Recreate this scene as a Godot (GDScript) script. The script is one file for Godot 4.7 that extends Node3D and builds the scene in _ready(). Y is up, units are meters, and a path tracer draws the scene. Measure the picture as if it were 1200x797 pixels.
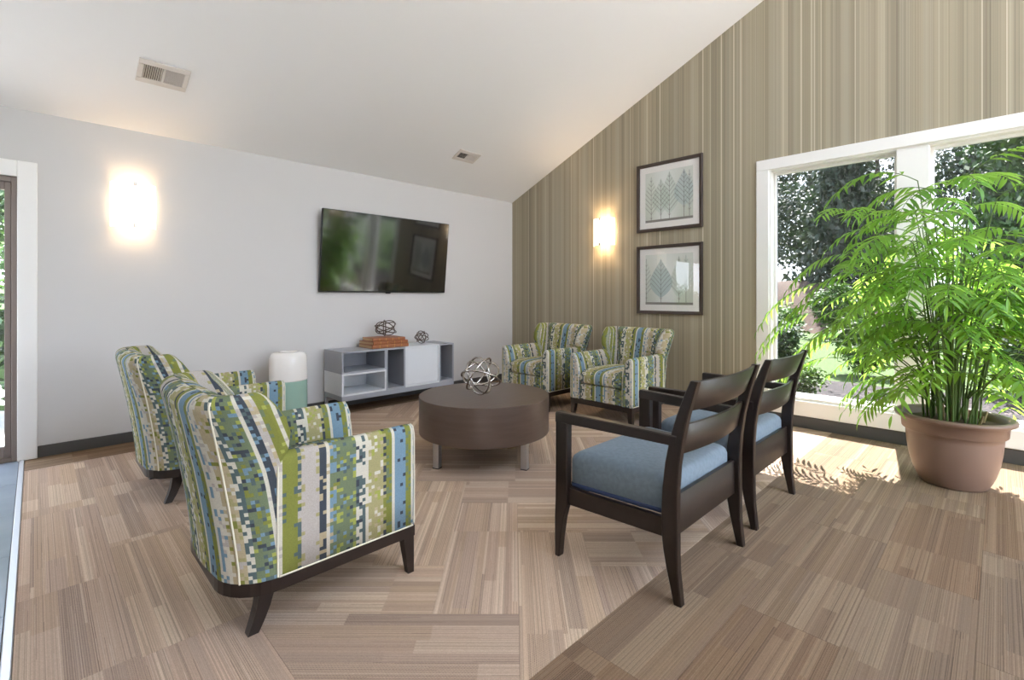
extends Node3D

# ---------------------------------------------------------------- room numbers (metres, camera above the origin)
const TV_Z := -5.02      # plane of the grey wall with the television
const WIN_X := 4.97      # plane of the papered wall with the window
const LEFT_X := -2.6
const BACK_Z := 4.3
const EAVE := 2.56
const PITCH := 0.43
const RIDGE_Z := 1.2
const WALL_T := 0.2

var rng := RandomNumberGenerator.new()
var taken := {}
var mat := {}

# ---------------------------------------------------------------- mesh builder
class Shape:
	var v := PackedVector3Array()
	var uv := PackedVector2Array()
	var sg := PackedInt32Array()
	var col := PackedColorArray()
	var tint := Color(1, 1, 1)
	var use_col := false

	func tri(a: Vector3, b: Vector3, c: Vector3, ua := Vector2(), ub := Vector2(), uc := Vector2(), smooth := -1) -> void:
		v.append(a); v.append(b); v.append(c)
		uv.append(ua); uv.append(ub); uv.append(uc)
		sg.append(smooth)
		if use_col:
			col.append(tint)

	func tri_auto(a: Vector3, b: Vector3, c: Vector3, smooth := -1) -> void:
		var n := (b - a).cross(c - a).abs()
		var f := func(p: Vector3) -> Vector2:
			if n.x >= n.y and n.x >= n.z:
				return Vector2(p.z, -p.y)
			if n.y >= n.z:
				return Vector2(p.x, p.z)
			return Vector2(p.x, -p.y)
		tri(a, b, c, f.call(a), f.call(b), f.call(c), smooth)

	func quad(a: Vector3, b: Vector3, c: Vector3, d: Vector3, smooth := -1) -> void:
		tri_auto(a, b, c, smooth)
		tri_auto(a, c, d, smooth)

	func mark() -> int:
		return v.size()

	# turns the triangles added since the mark so that they face outwards
	func close(from: int) -> void:
		var mid := Vector3()
		for i in range(from, v.size()):
			mid += v[i]
		mid /= maxf(1.0, v.size() - from)
		var vol := 0.0
		for i in range(from, v.size(), 3):
			vol += (v[i] - mid).dot((v[i + 1] - mid).cross(v[i + 2] - mid))
		if vol < 0.0:
			for i in range(from, v.size(), 3):
				var t := v[i + 1]
				v[i + 1] = v[i + 2]
				v[i + 2] = t
				var s := uv[i + 1]
				uv[i + 1] = uv[i + 2]
				uv[i + 2] = s

	func box(centre: Vector3, size: Vector3, bevel := 0.0) -> Shape:
		var from := mark()
		var h := size / 2.0
		if bevel <= 0.0:
			for ax in 3:
				for s in [-1.0, 1.0]:
					var u := (ax + 1) % 3
					var w := (ax + 2) % 3
					var p := []
					for q in [[-1, -1], [1, -1], [1, 1], [-1, 1]]:
						var r := Vector3()
						r[ax] = s * h[ax]
						r[u] = q[0] * h[u] * s
						r[w] = q[1] * h[w]
						p.append(centre + r)
					quad(p[0], p[1], p[2], p[3])
			close(from)
			return self
		var b := minf(bevel, minf(h.x, minf(h.y, h.z)) * 0.95)
		var pt := func(sx: float, sy: float, sz: float, ax: int) -> Vector3:
			var s := Vector3(sx, sy, sz)
			var r := s * (h - Vector3(b, b, b))
			r[ax] = s[ax] * h[ax]
			return centre + r
		for ax in 3:
			var u := (ax + 1) % 3
			var w := (ax + 2) % 3
			for s in [-1.0, 1.0]:
				var p := []
				for q in [[-1.0, -1.0], [1.0, -1.0], [1.0, 1.0], [-1.0, 1.0]]:
					var e := [0.0, 0.0, 0.0]
					e[ax] = s; e[u] = q[0] * s; e[w] = q[1]
					p.append(pt.call(e[0], e[1], e[2], ax))
				quad(p[0], p[1], p[2], p[3])
			# edges along ax
			for su in [-1.0, 1.0]:
				for sw in [-1.0, 1.0]:
					var e0 := [0.0, 0.0, 0.0]
					var e1 := [0.0, 0.0, 0.0]
					e0[ax] = -1.0; e0[u] = su; e0[w] = sw
					e1[ax] = 1.0; e1[u] = su; e1[w] = sw
					var a: Vector3 = pt.call(e0[0], e0[1], e0[2], u)
					var c: Vector3 = pt.call(e1[0], e1[1], e1[2], u)
					var d: Vector3 = pt.call(e1[0], e1[1], e1[2], w)
					var e: Vector3 = pt.call(e0[0], e0[1], e0[2], w)
					if su * sw > 0.0:
						quad(a, c, d, e) if false else quad(a, e, d, c)
					else:
						quad(a, c, d, e)
		for sx in [-1.0, 1.0]:
			for sy in [-1.0, 1.0]:
				for sz in [-1.0, 1.0]:
					var a: Vector3 = pt.call(sx, sy, sz, 0)
					var c: Vector3 = pt.call(sx, sy, sz, 1)
					var d: Vector3 = pt.call(sx, sy, sz, 2)
					if sx * sy * sz > 0.0:
						tri_auto(a, c, d)
					else:
						tri_auto(a, d, c)
		# make every face look outwards (convex)
		for i in range(from, v.size(), 3):
			var n := (v[i + 1] - v[i]).cross(v[i + 2] - v[i])
			if n.dot((v[i] + v[i + 1] + v[i + 2]) / 3.0 - centre) < 0.0:
				var t := v[i + 1]
				v[i + 1] = v[i + 2]
				v[i + 2] = t
				var s := uv[i + 1]
				uv[i + 1] = uv[i + 2]
				uv[i + 2] = s
		return self

	# rings of equally many points, joined; uvs are rings of Vector2 with one more column when closed
	func loft(rings: Array, uvs: Array = [], closed := true, caps := true, smooth := 0, cap_smooth := -1) -> Shape:
		var from := mark()
		var n: int = rings[0].size()
		var m := n if closed else n - 1
		for r in rings.size() - 1:
			for k in m:
				var k2 := (k + 1) % n
				var a: Vector3 = rings[r][k]
				var b: Vector3 = rings[r][k2]
				var c: Vector3 = rings[r + 1][k2]
				var d: Vector3 = rings[r + 1][k]
				if uvs.is_empty():
					quad(a, b, c, d, smooth)
				else:
					var e: int = k + 1 if uvs[r].size() > k + 1 else 0
					tri(a, b, c, uvs[r][k], uvs[r][e], uvs[r + 1][e], smooth)
					tri(a, c, d, uvs[r][k], uvs[r + 1][e], uvs[r + 1][k], smooth)
		if caps and closed:
			for r in [0, rings.size() - 1]:
				var mid := Vector3()
				for p in rings[r]:
					mid += p
				mid /= n
				for k in n:
					if r == 0:
						tri_auto(mid, rings[r][(k + 1) % n], rings[r][k], cap_smooth)
					else:
						tri_auto(mid, rings[r][k], rings[r][(k + 1) % n], cap_smooth)
		close(from)
		return self

	func lathe(profile: Array, centre := Vector3(), segs := 40, smooth := 0) -> Shape:
		var rings := []
		var uvs := []
		var d := 0.0
		for i in profile.size():
			var ring := PackedVector3Array()
			var ur := PackedVector2Array()
			if i > 0:
				d += (profile[i] - profile[i - 1]).length()
			for k in segs:
				var a := TAU * k / segs
				ring.append(centre + Vector3(cos(a) * profile[i].x, profile[i].y, sin(a) * profile[i].x))
			for k in segs + 1:
				ur.append(Vector2(float(k) / segs * 2.0, d))
			rings.append(ring)
			uvs.append(ur)
		return loft(rings, uvs, true, true, smooth)

	func tube(path: Array, radius: float, sides := 6, closed := false, end_radius := -1.0) -> Shape:
		var rings := []
		var n := path.size()
		var up := Vector3(0.03, 1, 0.02).normalized()
		var prev := Vector3()
		for i in n:
			var t: Vector3
			if closed:
				t = (path[(i + 1) % n] - path[(i - 1 + n) % n]).normalized()
			else:
				t = (path[mini(i + 1, n - 1)] - path[maxi(i - 1, 0)]).normalized()
			var side := prev - t * prev.dot(t) if i > 0 else t.cross(up)
			if side.length() < 0.001:
				side = t.cross(Vector3(1, 0.1, 0))
			side = side.normalized()
			prev = side
			var other := t.cross(side)
			var ring := PackedVector3Array()
			var r := radius if end_radius < 0.0 else lerpf(radius, end_radius, float(i) / (n - 1))
			for k in sides:
				var a := TAU * k / sides
				ring.append(path[i] + (side * cos(a) + other * sin(a)) * r)
			rings.append(ring)
		if closed:
			rings.append(rings[0])
		return loft(rings, [], true, not closed, 0)

	# a flat outline, pushed from h0 to h1; put(p, h) places it
	func prism(poly: PackedVector2Array, put: Callable, h0: float, h1: float, bevel := 0.0, smooth_sides := -1) -> Shape:
		var from := mark()
		var top := poly
		var h1b := h1
		var n := poly.size()
		if bevel > 0.0:
			top = Shape.inset(poly, bevel)
			h1b = h1 - bevel
		for k in n:
			var k2 := (k + 1) % n
			quad(put.call(poly[k], h0), put.call(poly[k2], h0), put.call(poly[k2], h1b), put.call(poly[k], h1b), smooth_sides)
			if bevel > 0.0:
				quad(put.call(poly[k], h1b), put.call(poly[k2], h1b), put.call(top[k2], h1), put.call(top[k], h1))
		var idx := Geometry2D.triangulate_polygon(poly)
		var ccw := not Geometry2D.is_polygon_clockwise(poly)
		for i in range(0, idx.size(), 3):
			var a := idx[i]
			var b := idx[i + 1]
			var c := idx[i + 2]
			var area := (poly[b] - poly[a]).cross(poly[c] - poly[a])
			if (area > 0.0) != ccw:
				var t := b
				b = c
				c = t
			tri_auto(put.call(top[a], h1), put.call(top[b], h1), put.call(top[c], h1))
			tri_auto(put.call(poly[a], h0), put.call(poly[c], h0), put.call(poly[b], h0))
		close(from)
		return self

	static func inset(poly: PackedVector2Array, d: float) -> PackedVector2Array:
		var out := PackedVector2Array()
		var n := poly.size()
		var mid := Vector2()
		for p in poly:
			mid += p
		mid /= n
		for k in n:
			var e0 := (poly[k] - poly[(k - 1 + n) % n]).normalized()
			var e1 := (poly[(k + 1) % n] - poly[k]).normalized()
			var n0 := Vector2(-e0.y, e0.x)
			var n1 := Vector2(-e1.y, e1.x)
			if n0.dot(mid - poly[k]) < 0.0:
				n0 = -n0
			if n1.dot(mid - poly[k]) < 0.0:
				n1 = -n1
			var b := n0 + n1
			out.append(poly[k] + b * (d / maxf(0.3, b.dot(n0))))
		return out

	func mesh() -> ArrayMesh:
		var st := SurfaceTool.new()
		st.begin(Mesh.PRIMITIVE_TRIANGLES)
		for i in range(0, v.size(), 3):
			var s := sg[i / 3]
			st.set_smooth_group(s if s >= 0 else 0xFFFFFFFF)
			for k in [0, 2, 1]:
				if use_col:
					st.set_color(col[i / 3])
				st.set_uv(uv[i + k])
				st.add_vertex(v[i + k])
		st.generate_normals()
		return st.commit()

# ---------------------------------------------------------------- nodes
func numbered(called: String) -> String:
	if not taken.has(called):
		taken[called] = 0
		return called
	taken[called] += 1
	return "%s_%03d" % [called, taken[called]]

func tag(o: Node, label: String, category: String, group := "") -> Node:
	o.set_meta("label", label)
	o.set_meta("category", category)
	if group:
		o.set_meta("group", group)
	return o

func part(called: String, s, m: Material, parent: Node, at := Transform3D()) -> MeshInstance3D:
	var o := MeshInstance3D.new()
	o.name = numbered(called) if parent == self else called
	o.mesh = s.mesh() if s is Shape else s
	o.material_override = m
	o.transform = at
	parent.add_child(o, true)
	return o

func thing(called: String, label: String, category: String, at := Vector3(), turn := 0.0, group := "") -> Node3D:
	var o := Node3D.new()
	o.name = numbered(called)
	add_child(o)
	o.position = at
	o.rotation_degrees.y = turn
	tag(o, label, category, group)
	return o

func copy(o: Node3D, label: String, at: Vector3, turn := 0.0) -> Node3D:
	var base := str(o.name)
	var c := o.duplicate()
	c.name = numbered(base)
	add_child(c)
	c.position = at
	c.rotation_degrees.y = turn
	c.set_meta("label", label)
	return c

func structure(called: String, s, m: Material, label := "", category := "") -> MeshInstance3D:
	var o := part(called, s, m, self)
	o.set_meta("kind", "structure")
	if label:
		tag(o, label, category)
	return o

func structure_root(called: String, label: String, category: String) -> Node3D:
	var o := Node3D.new()
	o.name = called
	add_child(o)
	o.set_meta("kind", "structure")
	tag(o, label, category)
	return o

# ---------------------------------------------------------------- materials and textures
func rgb8(r: float, g: float, b: float) -> Color:
	return Color(r / 255.0, g / 255.0, b / 255.0)

func plain(c: Color, rough := 0.6, metal := 0.0, spec := 0.5) -> StandardMaterial3D:
	var m := StandardMaterial3D.new()
	m.albedo_color = c
	m.roughness = rough
	m.metallic = metal
	m.metallic_specular = spec
	return m

func noise_tex(freq: float, size := 256, seed_no := 1, octaves := 4, lo := Color.BLACK, hi := Color.WHITE) -> NoiseTexture2D:
	var n := FastNoiseLite.new()
	n.noise_type = FastNoiseLite.TYPE_SIMPLEX_SMOOTH
	n.frequency = freq
	n.fractal_octaves = octaves
	n.seed = seed_no
	var t := NoiseTexture2D.new()
	t.width = size
	t.height = size
	t.seamless = true
	t.noise = n
	var g := Gradient.new()
	g.set_color(0, lo)
	g.set_color(1, hi)
	t.color_ramp = g
	return t

func tex_of(w: int, h: int, data: PackedByteArray) -> ImageTexture:
	return ImageTexture.create_from_image(Image.create_from_data(w, h, false, Image.FORMAT_RGB8, data))

func triplanar(m: StandardMaterial3D, scale: Vector3, world := false) -> StandardMaterial3D:
	m.uv1_triplanar = true
	m.uv1_world_triplanar = world
	m.uv1_scale = scale
	return m

# carpet: ribbed stripes of changing length, 1.3 m to a side
func carpet_tex() -> ImageTexture:
	var r := RandomNumberGenerator.new()
	r.seed = 77
	var w := 1024
	var data := PackedByteArray()
	data.resize(w * w * 3)
	var tones := [Vector3(184, 164, 147), Vector3(177, 157, 141), Vector3(190, 171, 154), Vector3(171, 153, 139), Vector3(182, 162, 143), Vector3(196, 178, 160)]
	# slow changes of tone in blocks, and on top of them many fine ribs that start and stop
	var u := 0
	while u < w:
		var band := mini(w - u, r.randi_range(8, 60))
		var block := []
		block.resize(w)
		var vv := r.randi_range(-300, 0)
		while vv < w:
			var seg := r.randi_range(380, 1100)
			var c: Vector3 = tones[r.randi() % tones.size()]
			var style := r.randi() % 6
			for y in range(maxi(vv, 0), mini(vv + seg, w)):
				block[y] = [c, style]
			vv += seg
		for x in band:
			var rib := 0.93 + 0.14 * r.randf()
			var kind := r.randf()
			var from := r.randi_range(-200, w)
			var until := from + r.randi_range(200, 900)
			for y in w:
				var c: Vector3 = block[y][0] * rib
				var style: int = block[y][1]
				if style == 1 and (u + x) % 5 < 2:
					c *= 0.84 if (y / 4 + (u + x) / 5) % 2 else 0.95
				elif style == 2 and (u + x) % 8 < 2:
					c *= 1.1
				elif style == 3 and (u + x) % 11 < 3:
					c *= 0.88
				if y >= from and y < until:
					if kind < 0.07:
						c = c.lerp(Vector3(216, 202, 186), 0.6)
					elif kind < 0.15:
						c = c.lerp(Vector3(104, 92, 84), 0.55)
				c *= 0.92 + 0.16 * r.randf()
				var i := (y * w + u + x) * 3
				data[i] = clampi(int(c.x), 0, 255)
				data[i + 1] = clampi(int(c.y), 0, 255)
				data[i + 2] = clampi(int(c.z), 0, 255)
		u += band
	return tex_of(w, w, data)

# upholstery: woven stripes with square pixels, 64 cells of 13 mm
func stripe_tex() -> ImageTexture:
	var r := RandomNumberGenerator.new()
	r.seed = 5
	var cells := 64
	var px := 8
	var w := cells * px
	var cream := Vector3(222, 216, 198)
	var olive := Vector3(140, 144, 72)
	var grey := Vector3(196, 187, 178)
	var navy := Vector3(74, 80, 88)
	var sage := Vector3(122, 134, 104)
	var khaki := Vector3(178, 170, 122)
	var blue := Vector3(128, 156, 174)
	var tan := Vector3(196, 180, 146)
	var slate := Vector3(96, 112, 112)
	var lime := Vector3(172, 178, 92)
	# width, base, list of colours sprinkled, share of sprinkles, chance that an edge cell is bitten, colour of the bite
	var rows := [
		[4, olive, [olive], 0.0, 0.35, slate], [1, slate, [khaki, olive], 0.4, 0.2, grey], [5, grey, [grey], 0.0, 0.3, khaki], [2, navy, [navy], 0.0, 0.25, tan],
		[1, cream, [cream], 0.0, 0.25, tan], [2, blue, [olive, sage, tan], 0.45, 0.3, sage], [6, sage, [slate, lime, olive, blue, navy], 0.34, 0.3, lime], [2, cream, [slate, navy], 0.36, 0.3, slate],
		[1, slate, [cream], 0.3, 0.3, cream], [1, cream, [cream], 0.0, 0.1, khaki], [5, khaki, [lime, cream, tan], 0.3, 0.3, cream], [1, navy, [khaki, olive], 0.35, 0.2, khaki],
		[2, olive, [sage, olive], 0.3, 0.2, sage], [1, cream, [cream], 0.0, 0.0, khaki], [4, blue, [navy], 0.11, 0.1, blue], [2, olive, [sage], 0.2, 0.2, sage],
		[1, cream, [cream], 0.0, 0.1, blue], [1, blue, [cream], 0.3, 0.2, cream], [2, cream, [grey, blue], 0.15, 0.2, grey], [4, tan, [khaki, grey, olive], 0.3, 0.3, cream],
		[2, cream, [slate], 0.4, 0.3, slate], [5, sage, [slate, olive, navy, blue], 0.4, 0.3, lime], [1, cream, [cream], 0.0, 0.2, grey], [2, navy, [slate], 0.2, 0.25, blue],
		[2, grey, [cream], 0.2, 0.2, tan], [3, olive, [lime], 0.12, 0.3, sage], [1, cream, [grey], 0.2, 0.1, grey]]
	var grid := []
	for y in cells:
		var row := []
		for e in rows:
			for x in int(e[0]):
				var c: Vector3 = e[1]
				var mix: Array = e[2]
				if r.randf() < e[3]:
					c = mix[r.randi() % mix.size()]
				if (x == 0 or x == int(e[0]) - 1) and r.randf() < e[4] * 0.7:
					c = e[5]
				row.append(c)
		while row.size() < cells:
			row.append(cream)
		grid.append(row)
	var data := PackedByteArray()
	data.resize(w * w * 3)
	for y in w:
		for x in w:
			var c: Vector3 = grid[y / px][x / px]
			var k := 0.85 + 0.1 * r.randf()
			if (x + y) % 2 == 0:
				k *= 0.96
			var i := (y * w + x) * 3
			data[i] = clampi(int(c.x * k), 0, 255)
			data[i + 1] = clampi(int(c.y * k), 0, 255)
			data[i + 2] = clampi(int(c.z * k), 0, 255)
	return tex_of(w, w, data)

# wall covering: fine vertical stripes, 4.6 m across
func paper_tex() -> ImageTexture:
	var r := RandomNumberGenerator.new()
	r.seed = 31
	var w := 2048
	var h := 8
	var data := PackedByteArray()
	data.resize(w * h * 3)
	var x := 0
	var tones := [Vector3(168, 156, 133), Vector3(153, 143, 122), Vector3(178, 167, 145), Vector3(142, 133, 114), Vector3(162, 152, 129), Vector3(171, 162, 142)]
	var base: Vector3 = tones[0]
	while x < w:
		base = base.lerp(tones[r.randi() % tones.size()], 0.55)
		var band := r.randi_range(3, 20)
		for k in band:
			if x >= w:
				break
			var c := base * (0.95 + 0.1 * r.randf())
			if r.randf() < 0.1:
				c *= 0.88
			for y in h:
				var i := (y * w + x) * 3
				data[i] = int(c.x)
				data[i + 1] = int(c.y)
				data[i + 2] = int(c.z)
			x += 1
		if r.randf() < 0.13:
			for k in r.randi_range(3, 6):
				if x >= w:
					break
				var c := Vector3(200, 190, 166) * (0.96 + 0.06 * r.randf())
				for y in h:
					var i := (y * w + x) * 3
					data[i] = int(c.x)
					data[i + 1] = int(c.y)
					data[i + 2] = int(c.z)
				x += 1
	return tex_of(w, h, data)

# a print of pale skeleton leaves standing like trees
func leaf_print(leaves: Array, seed_no: int) -> ImageTexture:
	var w := 320
	var im := Image.create(w, w, false, Image.FORMAT_RGB8)
	var r := RandomNumberGenerator.new()
	r.seed = seed_no
	for y in w:
		for x in w:
			var f := float(y) / w
			var c := rgb8(206, 208, 198).lerp(rgb8(190, 194, 178), f * 0.8)
			c = c.lerp(rgb8(222, 224, 218), 0.5 + 0.5 * sin(x * 0.021 + 2.0 + seed_no))
			var g := (r.randf() - 0.5) * 0.025
			im.set_pixel(x, y, Color(c.r + g, c.g + g, c.b + g))
	var ground := int(w * 0.955)
	var dot := func(x: float, y: float, c: Color, a: float) -> void:
		var xi := int(x)
		var yi := int(y)
		if xi >= 0 and yi >= 0 and xi < w and yi < w:
			im.set_pixel(xi, yi, im.get_pixel(xi, yi).lerp(c, a))
	for l in leaves:
		var cx: float = l[0] * w
		var top: float = l[1] * w
		var low: float = l[2] * w
		var half: float = l[3] * w
		var tone: Color = l[4]
		var alpha: float = l[5]
		for y in range(int(top), int(low)):
			var t := (y - top) / (low - top)
			var hw := half * pow(sin(PI * pow(t, 1.45)), 0.85)
			for x in range(int(cx - hw), int(cx + hw) + 1):
				dot.call(x, y, tone, alpha * (0.75 + 0.25 * r.randf()))
		# stem and veins
		for y in range(int(top) + 8, ground):
			dot.call(cx, y, rgb8(60, 52, 44), 0.85)
			dot.call(cx - 1, y, rgb8(60, 52, 44), 0.5)
			if y > low - 40:
				dot.call(cx + 1, y, rgb8(70, 62, 54), 0.7)
		var y0 := low + 10
		while y0 > top + 26:
			for side in [-1.0, 1.0]:
				var px := cx
				var py := y0
				for k in int(half * 0.95):
					px += side
					py -= 1.25 - k * 0.006
					var t := (py - top) / (low - top)
					if t < 0.02 or t > 1.2:
						break
					if t < 1.0 and absf(px - cx) > half * pow(sin(PI * pow(clampf(t, 0.0, 1.0), 1.45)), 0.85):
						break
					dot.call(px, py, rgb8(70, 64, 54), 0.75)
					dot.call(px, py + 1, rgb8(70, 64, 54), 0.75)
					dot.call(px, py + 2, rgb8(70, 64, 54), 0.6)
			y0 -= 30
	for y in range(ground, w):
		for x in w:
			im.set_pixel(x, y, rgb8(120, 116, 108).lerp(rgb8(150, 146, 138), r.randf() * 0.4))
	return ImageTexture.create_from_image(im)

func make_materials() -> void:
	mat.wall = plain(rgb8(207, 204, 201), 0.85, 0.0, 0.3)
	mat.ceiling = plain(rgb8(238, 237, 236), 0.9, 0.0, 0.3)
	mat.paper = plain(Color.WHITE, 0.75, 0.0, 0.35)
	mat.paper.albedo_texture = paper_tex()
	mat.paper.uv1_scale = Vector3(1.0 / 4.6, 1, 1)
	mat.trim = plain(rgb8(238, 235, 230), 0.45)
	mat.base = plain(rgb8(72, 70, 68), 0.55)
	mat.carpets = []
	var ct := carpet_tex()
	for c in [rgb8(255, 247, 236), rgb8(250, 242, 235), rgb8(184, 174, 160), rgb8(176, 162, 146), rgb8(240, 232, 226), rgb8(180, 172, 160)]:  # darker tints: border colourway, with part of the floor shade put in
		var m := plain(c, 0.95, 0.0, 0.2)
		m.albedo_texture = ct
		m.uv1_scale = Vector3(1.0 / 1.3, 1.0 / 1.3, 1)
		m.heightmap_enabled = true
		m.heightmap_texture = ct
		m.heightmap_scale = 0.12
		mat.carpets.append(m)
	mat.slab = plain(rgb8(120, 108, 98), 0.95)
	mat.tile = plain(rgb8(150, 158, 166), 0.22)
	mat.tile.albedo_texture = noise_tex(0.012, 256, 8, 4, rgb8(225, 228, 232), rgb8(255, 255, 255))
	triplanar(mat.tile, Vector3(0.6, 0.6, 0.6), true)
	mat.strip = plain(rgb8(205, 206, 208), 0.35, 0.6)
	mat.stripe = plain(Color.WHITE, 0.9, 0.0, 0.25)
	mat.stripe.albedo_texture = stripe_tex()
	mat.stripe.uv1_scale = Vector3(1.0 / 0.85, 1.0 / 0.85, 1)
	mat.stripe.heightmap_enabled = true
	mat.stripe.heightmap_texture = noise_tex(0.2, 256, 9)
	mat.stripe.heightmap_scale = 0.02
	mat.piping = plain(rgb8(214, 208, 188), 0.85)
	mat.wood = plain(rgb8(36, 24, 18), 0.34, 0.0, 0.52)
	mat.wood.albedo_texture = noise_tex(0.03, 256, 12, 4, rgb8(190, 180, 172), rgb8(255, 255, 255))
	triplanar(mat.wood, Vector3(9, 1.2, 2.0))
	mat.table = plain(rgb8(92, 75, 65), 0.36, 0.0, 0.6)
	mat.table.albedo_texture = noise_tex(0.02, 256, 14, 5, rgb8(226, 220, 214), rgb8(255, 255, 255))
	triplanar(mat.table, Vector3(0.7, 2.4, 6.0))
	mat.table_side = plain(rgb8(92, 75, 65), 0.36, 0.0, 0.6)
	mat.table_side.albedo_texture = mat.table.albedo_texture
	triplanar(mat.table_side, Vector3(0.8, 5.0, 0.8))
	mat.brushed = plain(rgb8(190, 190, 190), 0.3, 0.9)
	mat.seat_blue = plain(rgb8(122, 135, 145), 0.8, 0.0, 0.3)
	mat.seat_blue.albedo_texture = noise_tex(0.035, 256, 17, 5, rgb8(222, 224, 226), rgb8(255, 255, 255))
	mat.seat_blue.rim_enabled = true
	mat.seat_blue.rim = 0.3
	triplanar(mat.seat_blue, Vector3(4, 4, 4))
	mat.seat_navy = plain(rgb8(48, 62, 96), 0.8)
	mat.cab_grey = plain(rgb8(158, 160, 166), 0.5)
	mat.cab_white = plain(rgb8(218, 220, 222), 0.45)
	mat.cab_dark = plain(rgb8(122, 126, 136), 0.55)
	mat.leather = plain(rgb8(184, 118, 74), 0.5)
	mat.leather.albedo_texture = noise_tex(0.05, 256, 21, 4, rgb8(178, 160, 150), rgb8(255, 255, 255))
	triplanar(mat.leather, Vector3(7, 7, 7))
	mat.paper_edge = plain(rgb8(206, 176, 138), 0.85)
	mat.gilt = plain(rgb8(205, 160, 90), 0.35, 0.7)
	mat.orb = plain(rgb8(188, 182, 176), 0.18, 1.0)
	mat.orb_dark = plain(rgb8(92, 78, 68), 0.35, 0.9)
	mat.screen = plain(rgb8(10, 10, 11), 0.06, 0.0, 1.0)
	mat.screen.clearcoat_enabled = true
	mat.screen.clearcoat = 1.0
	mat.screen.clearcoat_roughness = 0.12
	mat.bezel = plain(rgb8(22, 22, 23), 0.35)
	mat.frame = plain(rgb8(60, 46, 38), 0.4)
	mat.mount = plain(rgb8(232, 228, 222), 0.85)
	mat.glass = plain(Color(0.9, 0.95, 0.95, 0.02), 0.02)
	mat.glass.transparency = BaseMaterial3D.TRANSPARENCY_ALPHA
	mat.window_glass = plain(Color(0.14, 0.145, 0.15, 0.68), 0.02)
	mat.window_glass.transparency = BaseMaterial3D.TRANSPARENCY_ALPHA
	mat.glow = plain(rgb8(255, 248, 236), 0.4)
	mat.glow.emission_enabled = true
	mat.glow.emission = rgb8(255, 238, 212)
	mat.glow.emission_energy_multiplier = 1.25
	mat.nickel = plain(rgb8(176, 168, 156), 0.3, 0.9)
	mat.vent = plain(rgb8(214, 206, 198), 0.5)
	mat.vent_dark = plain(rgb8(70, 62, 52), 0.8)
	mat.pot = plain(rgb8(132, 107, 92), 0.42)
	mat.soil = plain(rgb8(84, 66, 50), 0.95)
	mat.ceramic_white = plain(rgb8(236, 232, 226), 0.14)
	mat.ceramic_green = plain(rgb8(150, 182, 166), 0.14)
	mat.door_frame = plain(rgb8(128, 114, 104), 0.5)
	mat.leafs = []
	for c in [rgb8(74, 130, 38), rgb8(60, 114, 34), rgb8(96, 150, 46)]:
		var m := plain(c, 0.42)
		m.backlight_enabled = true
		m.backlight = rgb8(170, 212, 84)
		mat.leafs.append(m)
	mat.stem = plain(rgb8(86, 110, 48), 0.6)
	mat.cane = plain(rgb8(150, 128, 92), 0.7)
	mat.leaf_out = plain(Color.WHITE, 0.6)
	mat.leaf_out.vertex_color_use_as_albedo = true
	mat.leaf_out.backlight_enabled = true
	mat.leaf_out.backlight = rgb8(150, 160, 110)
	mat.bark = plain(rgb8(92, 78, 66), 0.95)
	mat.bark.albedo_texture = noise_tex(0.05, 256, 24, 4, rgb8(120, 110, 104), rgb8(255, 255, 255))
	triplanar(mat.bark, Vector3(4, 1, 4))
	mat.mulch = plain(Color.WHITE, 0.95)
	mat.mulch.albedo_texture = noise_tex(0.06, 512, 26, 5, rgb8(18, 14, 15), rgb8(52, 43, 43))
	triplanar(mat.mulch, Vector3(1.6, 1.6, 1.6), true)
	mat.chip = plain(rgb8(74, 62, 60), 0.9)
	mat.lawn = plain(Color.WHITE, 0.95)
	mat.lawn.albedo_texture = noise_tex(0.04, 512, 28, 5, rgb8(38, 56, 20), rgb8(84, 108, 44))
	triplanar(mat.lawn, Vector3(0.7, 0.7, 0.7), true)
	mat.earth = plain(Color.WHITE, 0.95)
	mat.earth.albedo_texture = noise_tex(0.03, 512, 29, 5, rgb8(34, 22, 13), rgb8(78, 52, 31))
	triplanar(mat.earth, Vector3(0.35, 0.35, 0.35), true)
	mat.paving = plain(rgb8(146, 145, 143), 0.85)

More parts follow.
